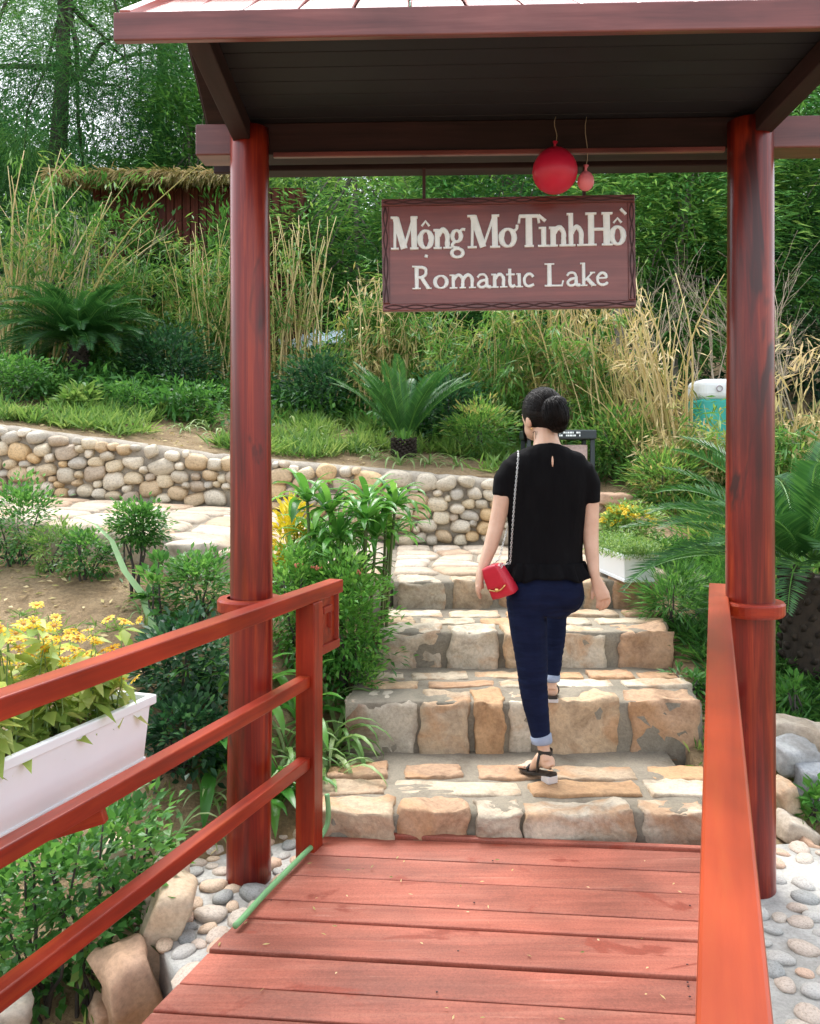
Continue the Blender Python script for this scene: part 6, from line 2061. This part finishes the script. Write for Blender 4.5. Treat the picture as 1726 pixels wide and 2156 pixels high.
# black top
bm = bmesh.new()
T(bm, [(1151, 940, 3.785, 38, 36), (1151, 948, 3.782, 56, 42), (1151, 960, 3.78, 80, 47), (1151, 980, 3.78, 93, 52), (1151, 1020, 3.78, 92, 56), (1150, 1060, 3.78, 86, 55), (1149, 1110, 3.78, 80, 53), (1148, 1160, 3.78, 79, 53), (1148, 1192, 3.78, 81, 56), (1148, 1203, 3.78, 78, 54)], 28)
T(bm, [(1104, 978, 3.78, 20, 28), (1076, 986, 3.78, 25, 33), (1064, 1010, 3.78, 25, 31), (1058, 1046, 3.775, 22, 27)], 18)
T(bm, [(1198, 980, 3.78, 20, 28), (1228, 992, 3.78, 25, 33), (1240, 1020, 3.78, 25, 31), (1243, 1060, 3.775, 21, 27)], 18)
topo = remesh('top', bm, 0.0055, M_top, person, 9)
bm_ = bmesh.new(); bm_.from_mesh(topo.data)
for v_ in bm_.verts:                   # soft vertical folds
    q = v_.co
    v_.co += v_.normal * (0.006 * noise.noise((q.x * 16, q.y * 10, q.z * 3.5)) + 0.003 * noise.noise((q.x * 40, q.y * 20, q.z * 9)))
bm_.to_mesh(topo.data); bm_.free()
# peplum ruffle
bm = bmesh.new()
rows = []
nk = 120
for j in range(6):
    t = j / 5
    row = []
    for k in range(nk):
        a = 2 * math.pi * k / nk
        rip = (0.25 + 0.75 * t) * 0.010 * (math.sin(a * 17 + 0.7 * math.sin(a * 3)) + 0.4 * math.sin(a * 31 + 1))
        w = (80 + 13 * t ** 1.3) * PXM + rip
        dd = (55 + 12 * t ** 1.3) * PXM + rip
        c = P(1150 + 2 * t, 1182 + 32 * t + (4 * math.sin(a * 5) * t), 3.78)
        row.append(bm.verts.new(c + Vector((w * math.cos(a), dd * math.sin(a), 0.006 * t * math.sin(a * 9)))))
    rows.append(row)
for a, b2 in zip(rows, rows[1:]):
    for k in range(nk): bm.faces.new((a[k], a[(k + 1) % nk], b2[(k + 1) % nk], b2[k]))
pe = link('ruffle', bm_mesh('ruffle', bm, True), M_top, topo)
md = pe.modifiers.new('s', 'SOLIDIFY'); md.thickness = 0.0025
# keyhole at the back neckline
bm = bmesh.new()
kc = P(1163, 972, 3.78 - 0.107)
bmesh.ops.create_icosphere(bm, subdivisions=2, radius=1, matrix=Matrix.Translation(kc) @ Matrix.Diagonal((0.0042, 0.010, 0.024, 1)))
link('keyhole', bm_mesh('keyhole', bm, True), M_skin, topo)
# jeans
bm = bmesh.new()
T(bm, [(1148, 1178, 3.78, 70, 48), (1148, 1205, 3.78, 76, 53), (1147, 1232, 3.78, 81, 58), (1143, 1258, 3.785, 76, 55), (1135, 1285, 3.79, 58, 46)], 26)
ball(bm, P(1186, 1243, 3.765), (42 * PXM, 50 * PXM, 48 * PXM), 3)
ball(bm, P(1112, 1250, 3.765), (44 * PXM, 52 * PXM, 48 * PXM), 3)
T(bm, [(1108, 1255, 3.775, 43, 50), (1110, 1290, 3.775, 41, 47), (1113, 1330, 3.775, 38.5, 43), (1117, 1370, 3.775, 35, 38), (1120, 1405, 3.772, 32.5, 34), (1122, 1440, 3.768, 30, 31), (1127, 1480, 3.765, 27.5, 28), (1133, 1515, 3.76, 23.5, 24), (1139, 1552, 3.752, 20, 20)], 18)
T(bm, [(1186, 1246, 3.79, 43, 48), (1184, 1250, 3.92, 40, 40), (1178, 1256, 4.06, 34, 34), (1173, 1266, 4.17, 29, 29), (1169, 1300, 4.185, 26, 27), (1167, 1345, 4.18, 25, 27), (1164, 1390, 4.165, 21, 22), (1162, 1424, 4.155, 18, 18)], 18)
je = remesh('jeans', bm, 0.0055, M_jean, person, 3)
bm_ = bmesh.new(); bm_.from_mesh(je.data)
for v_ in bm_.verts:
    q = v_.co
    near = math.exp(-((q.z - P(0, 1425, 3.77).z) / 0.10) ** 2) + 0.7 * math.exp(-((q.z - P(0, 1275, 3.78).z) / 0.05) ** 2) + 0.25
    v_.co += v_.normal * 0.0032 * near * noise.noise((q.x * 9, q.y * 9, q.z * 75))
bm_.to_mesh(je.data); bm_.free()
def cuff(rows_):
    bm = bmesh.new(); T(bm, rows_, 20); bevel_edges = [q for q in bm.edges]
    link('cuff', bm_mesh('cuff', bm, True), M_cuff, je)
cuff([(1138, 1546, 3.752, 20.5, 20.5), (1138.5, 1548, 3.752, 22.3, 22.3), (1141, 1562, 3.75, 22.0, 22.0), (1141.2, 1564, 3.75, 20.5, 20.5)])
cuff([(1162, 1420, 4.155, 18, 18), (1162, 1421, 4.155, 19.5, 19.5), (1161, 1433, 4.15, 19.3, 19.3), (1161, 1434, 4.15, 18, 18)])
# sandals
def sandal(heel, ank, ball_, toe, floor, lift):
    e = empty('sandal', (ball_.x, ball_.y, floor), parent=person)
    a = (toe - heel); a.z = 0; a.normalize()
    sd_ = Vector((a.y, -a.x, 0))
    bm = bmesh.new()
    rows = []
    hz_ = heel.z - 0.024
    for (t, w) in ((-0.10, 0.018), (0.0, 0.028), (0.3, 0.029), (0.62, 0.036), (0.88, 0.036), (1.12, 0.024), (1.2, 0.008)):
        c = heel.lerp(toe, t)
        z = hz_ + (floor + 0.010 - hz_) * min(1, max(0, t / 0.68))
        rows.append([Vector((c.x, c.y, z)) + sd_ * w * s for s in (-1, 1)])
    vt = [[bm.verts.new(p) for p in r_] + [bm.verts.new(p - Vector((0, 0, 0.010))) for p in r_[::-1]] for r_ in rows]
    for p, q in zip(vt, vt[1:]):
        for k in range(4): bm.faces.new((p[k], p[(k + 1) % 4], q[(k + 1) % 4], q[k]))
    bm.faces.new(vt[0]); bm.faces.new(vt[-1][::-1])
    bmesh.ops.recalc_face_normals(bm, faces=bm.faces[:])
    link('sole', bm_mesh('sole', bm), M_leather, e)
    hc = heel + a * 0.012
    m4 = Matrix.Translation((hc.x, hc.y, hz_ - 0.010 - lift / 2)) @ Matrix.Rotation(math.atan2(a.y, a.x), 4, 'Z')
    bm = bmesh.new(); box(bm, (-0.026, -0.026, -lift / 2), (0.026, 0.026, lift / 2), m4); bevel(bm, 0.004, 2)
    link('heel', bm_mesh('heel', bm), plain('silver_heel', (0.66, 0.67, 0.70), 0.3, metal=0.4), e)
    bm = bmesh.new()            # ankle strap, side straps, toe strap
    for (c, rx, ry, hh) in ((ank + Vector((0, 0, 0.012)), 0.0315, 0.034, 0.010),):
        r0 = [[bm.verts.new(c + Vector((rx * math.cos(q) , ry * math.sin(q), z))) for z in (-hh, hh)] for q in np.linspace(0, 2 * math.pi, 25)[:-1]]
        for k in range(24): bm.faces.new((r0[k][0], r0[(k + 1) % 24][0], r0[(k + 1) % 24][1], r0[k][1]))
    for s in (-1, 1):
        p0 = ank + sd_ * s * 0.031 + Vector((0, 0, 0.008))
        p1 = heel.lerp(toe, 0.28) + sd_ * s * 0.034; p1.z = hz_ + (floor - hz_) * 0.3 + 0.006
        tube(bm, [(p0, .0055, .0055), (p0.lerp(p1, .5) + sd_ * s * 0.004, .0055, .0055), (p1, .006, .006)], 6)
    ln = []
    for q in np.linspace(0, math.pi, 9):
        ln.append((ball_ + sd_ * math.cos(q) * 0.041 + Vector((0, 0, 0.024 * math.sin(q) - 0.012)), .007, .007))
    tube(bm, ln, 6)
    so2 = link('straps', bm_mesh('straps', bm, True), M_leather, e)
    return e
sandal(lf[0], lf[1], lf[2], lf[3], 0.098, 0.034)
sandal(rf[0], rf[1], rf[2], rf[3], 0.328, 0.020)

# ================================================================== red shoulder bag
bag = empty('shoulder_bag', P(1052, 1250, 3.70), 'small red leather bag hanging on a silver chain at the woman left hip', 'bag')
bc0 = P(1051, 1222, 3.695)
brot = Matrix.Rotation(R(-24), 4, 'Y') @ Matrix.Rotation(R(-34), 4, 'Z')
def bagpart(name, c, r, e_, m, par, amp=0.0):
    bm = bmesh.new()
    bmesh.ops.create_cube(bm, size=2)
    bmesh.ops.subdivide_edges(bm, edges=bm.edges[:], cuts=7, use_grid_fill=True)
    for v_ in bm.verts:
        p = v_.co.copy()
        s = p.normalized() * 1.2
        p = p.lerp(s, e_)
        taper = 1.0 - 0.16 * p.z
        p = Vector((p.x * r[0] * taper, p.y * r[1] * taper, p.z * r[2]))
        p += noise.noise_vector(p * 30) * amp
        v_.co = p
    bmesh.ops.transform(bm, matrix=Matrix.Translation(bc0) @ brot @ Matrix.Translation(c), verts=bm.verts[:])
    return link(name, bm_mesh(name, bm, True), m, par)
bb = bagpart('bag_body', (0, 0, 0), (0.050, 0.028, 0.070), 0.30, M_red, bag, 0.0025)
bagpart('flap', (-0.004, -0.024, 0.026), (0.044, 0.010, 0.048), 0.35, M_red, bag, 0.0015)
bm = bmesh.new()
mt = Matrix.Translation(bc0) @ brot
arc = [(mt @ Vector((-0.044 + 0.084 * t, -0.036, -0.018 - 0.016 * math.sin(math.pi * t))), .0028, .0028) for t in np.linspace(0, 1, 9)]
tube(bm, arc, 6)
link('trim', bm_mesh('trim', bm, True), M_gold, bag)
bm = bmesh.new()
ball(bm, mt @ Vector((-0.006, -0.039, -0.028)), (0.009, 0.005, 0.009), 2)
link('clasp', bm_mesh('clasp', bm, True), M_gold, bag)
# chain strap: overlapping small links from bag to shoulder and over to the front
r0 = mt @ Vector((0.042, -0.012, 0.060))
path = [r0, P(1074, 1185, 3.685), P(1079, 1110, 3.665), P(1084, 1040, 3.658), P(1089, 985, 3.672), P(1091, 962, 3.70), P(1091, 951, 3.745), P(1090, 950, 3.79), P(1086, 968, 3.86), P(1078, 1040, 3.885), P(1066, 1120, 3.87), P(1050, 1178, 3.79), mt @ Vector((-0.030, 0.010, 0.066))]
def chain(path):
    bm = bmesh.new()
    acc = []
    for a, b2 in zip(path, path[1:]):
        L = (b2 - a).length
        n = max(1, int(L / 0.009))
        for k in range(n): acc.append((a.lerp(b2, k / n), (b2 - a).normalized()))
    for i, (p, t) in enumerate(acc):
        s = t.cross(Vector((0, 1, 0)))
        if s.length < .1: s = Vector((1, 0, 0))
        s.normalize()
        if i % 2: s = t.cross(s).normalized()
        tube(bm, [(p - t * 0.0065, .0012, .0012), (p - t * 0.003 + s * 0.0034, .0013, .0013), (p + t * 0.003 + s * 0.0034, .0013, .0013), (p + t * 0.0065, .0012, .0012), (p + t * 0.003 - s * 0.0034, .0013, .0013), (p - t * 0.003 - s * 0.0034, .0013, .0013), (p - t * 0.0065, .0012, .0012)], 4, False)
    return bm_mesh('chain_strap', bm, True)
link('chain_strap', chain(path), M_silver, bag)
bm = bmesh.new()
tube(bm, [(r0 + Vector((0.008 * math.cos(a), -0.004, 0.010 * math.sin(a))), .0018, .0018) for a in np.linspace(0, 2 * math.pi, 15)], 5)
link('ring', bm_mesh('ring', bm, True), M_silver, bag)
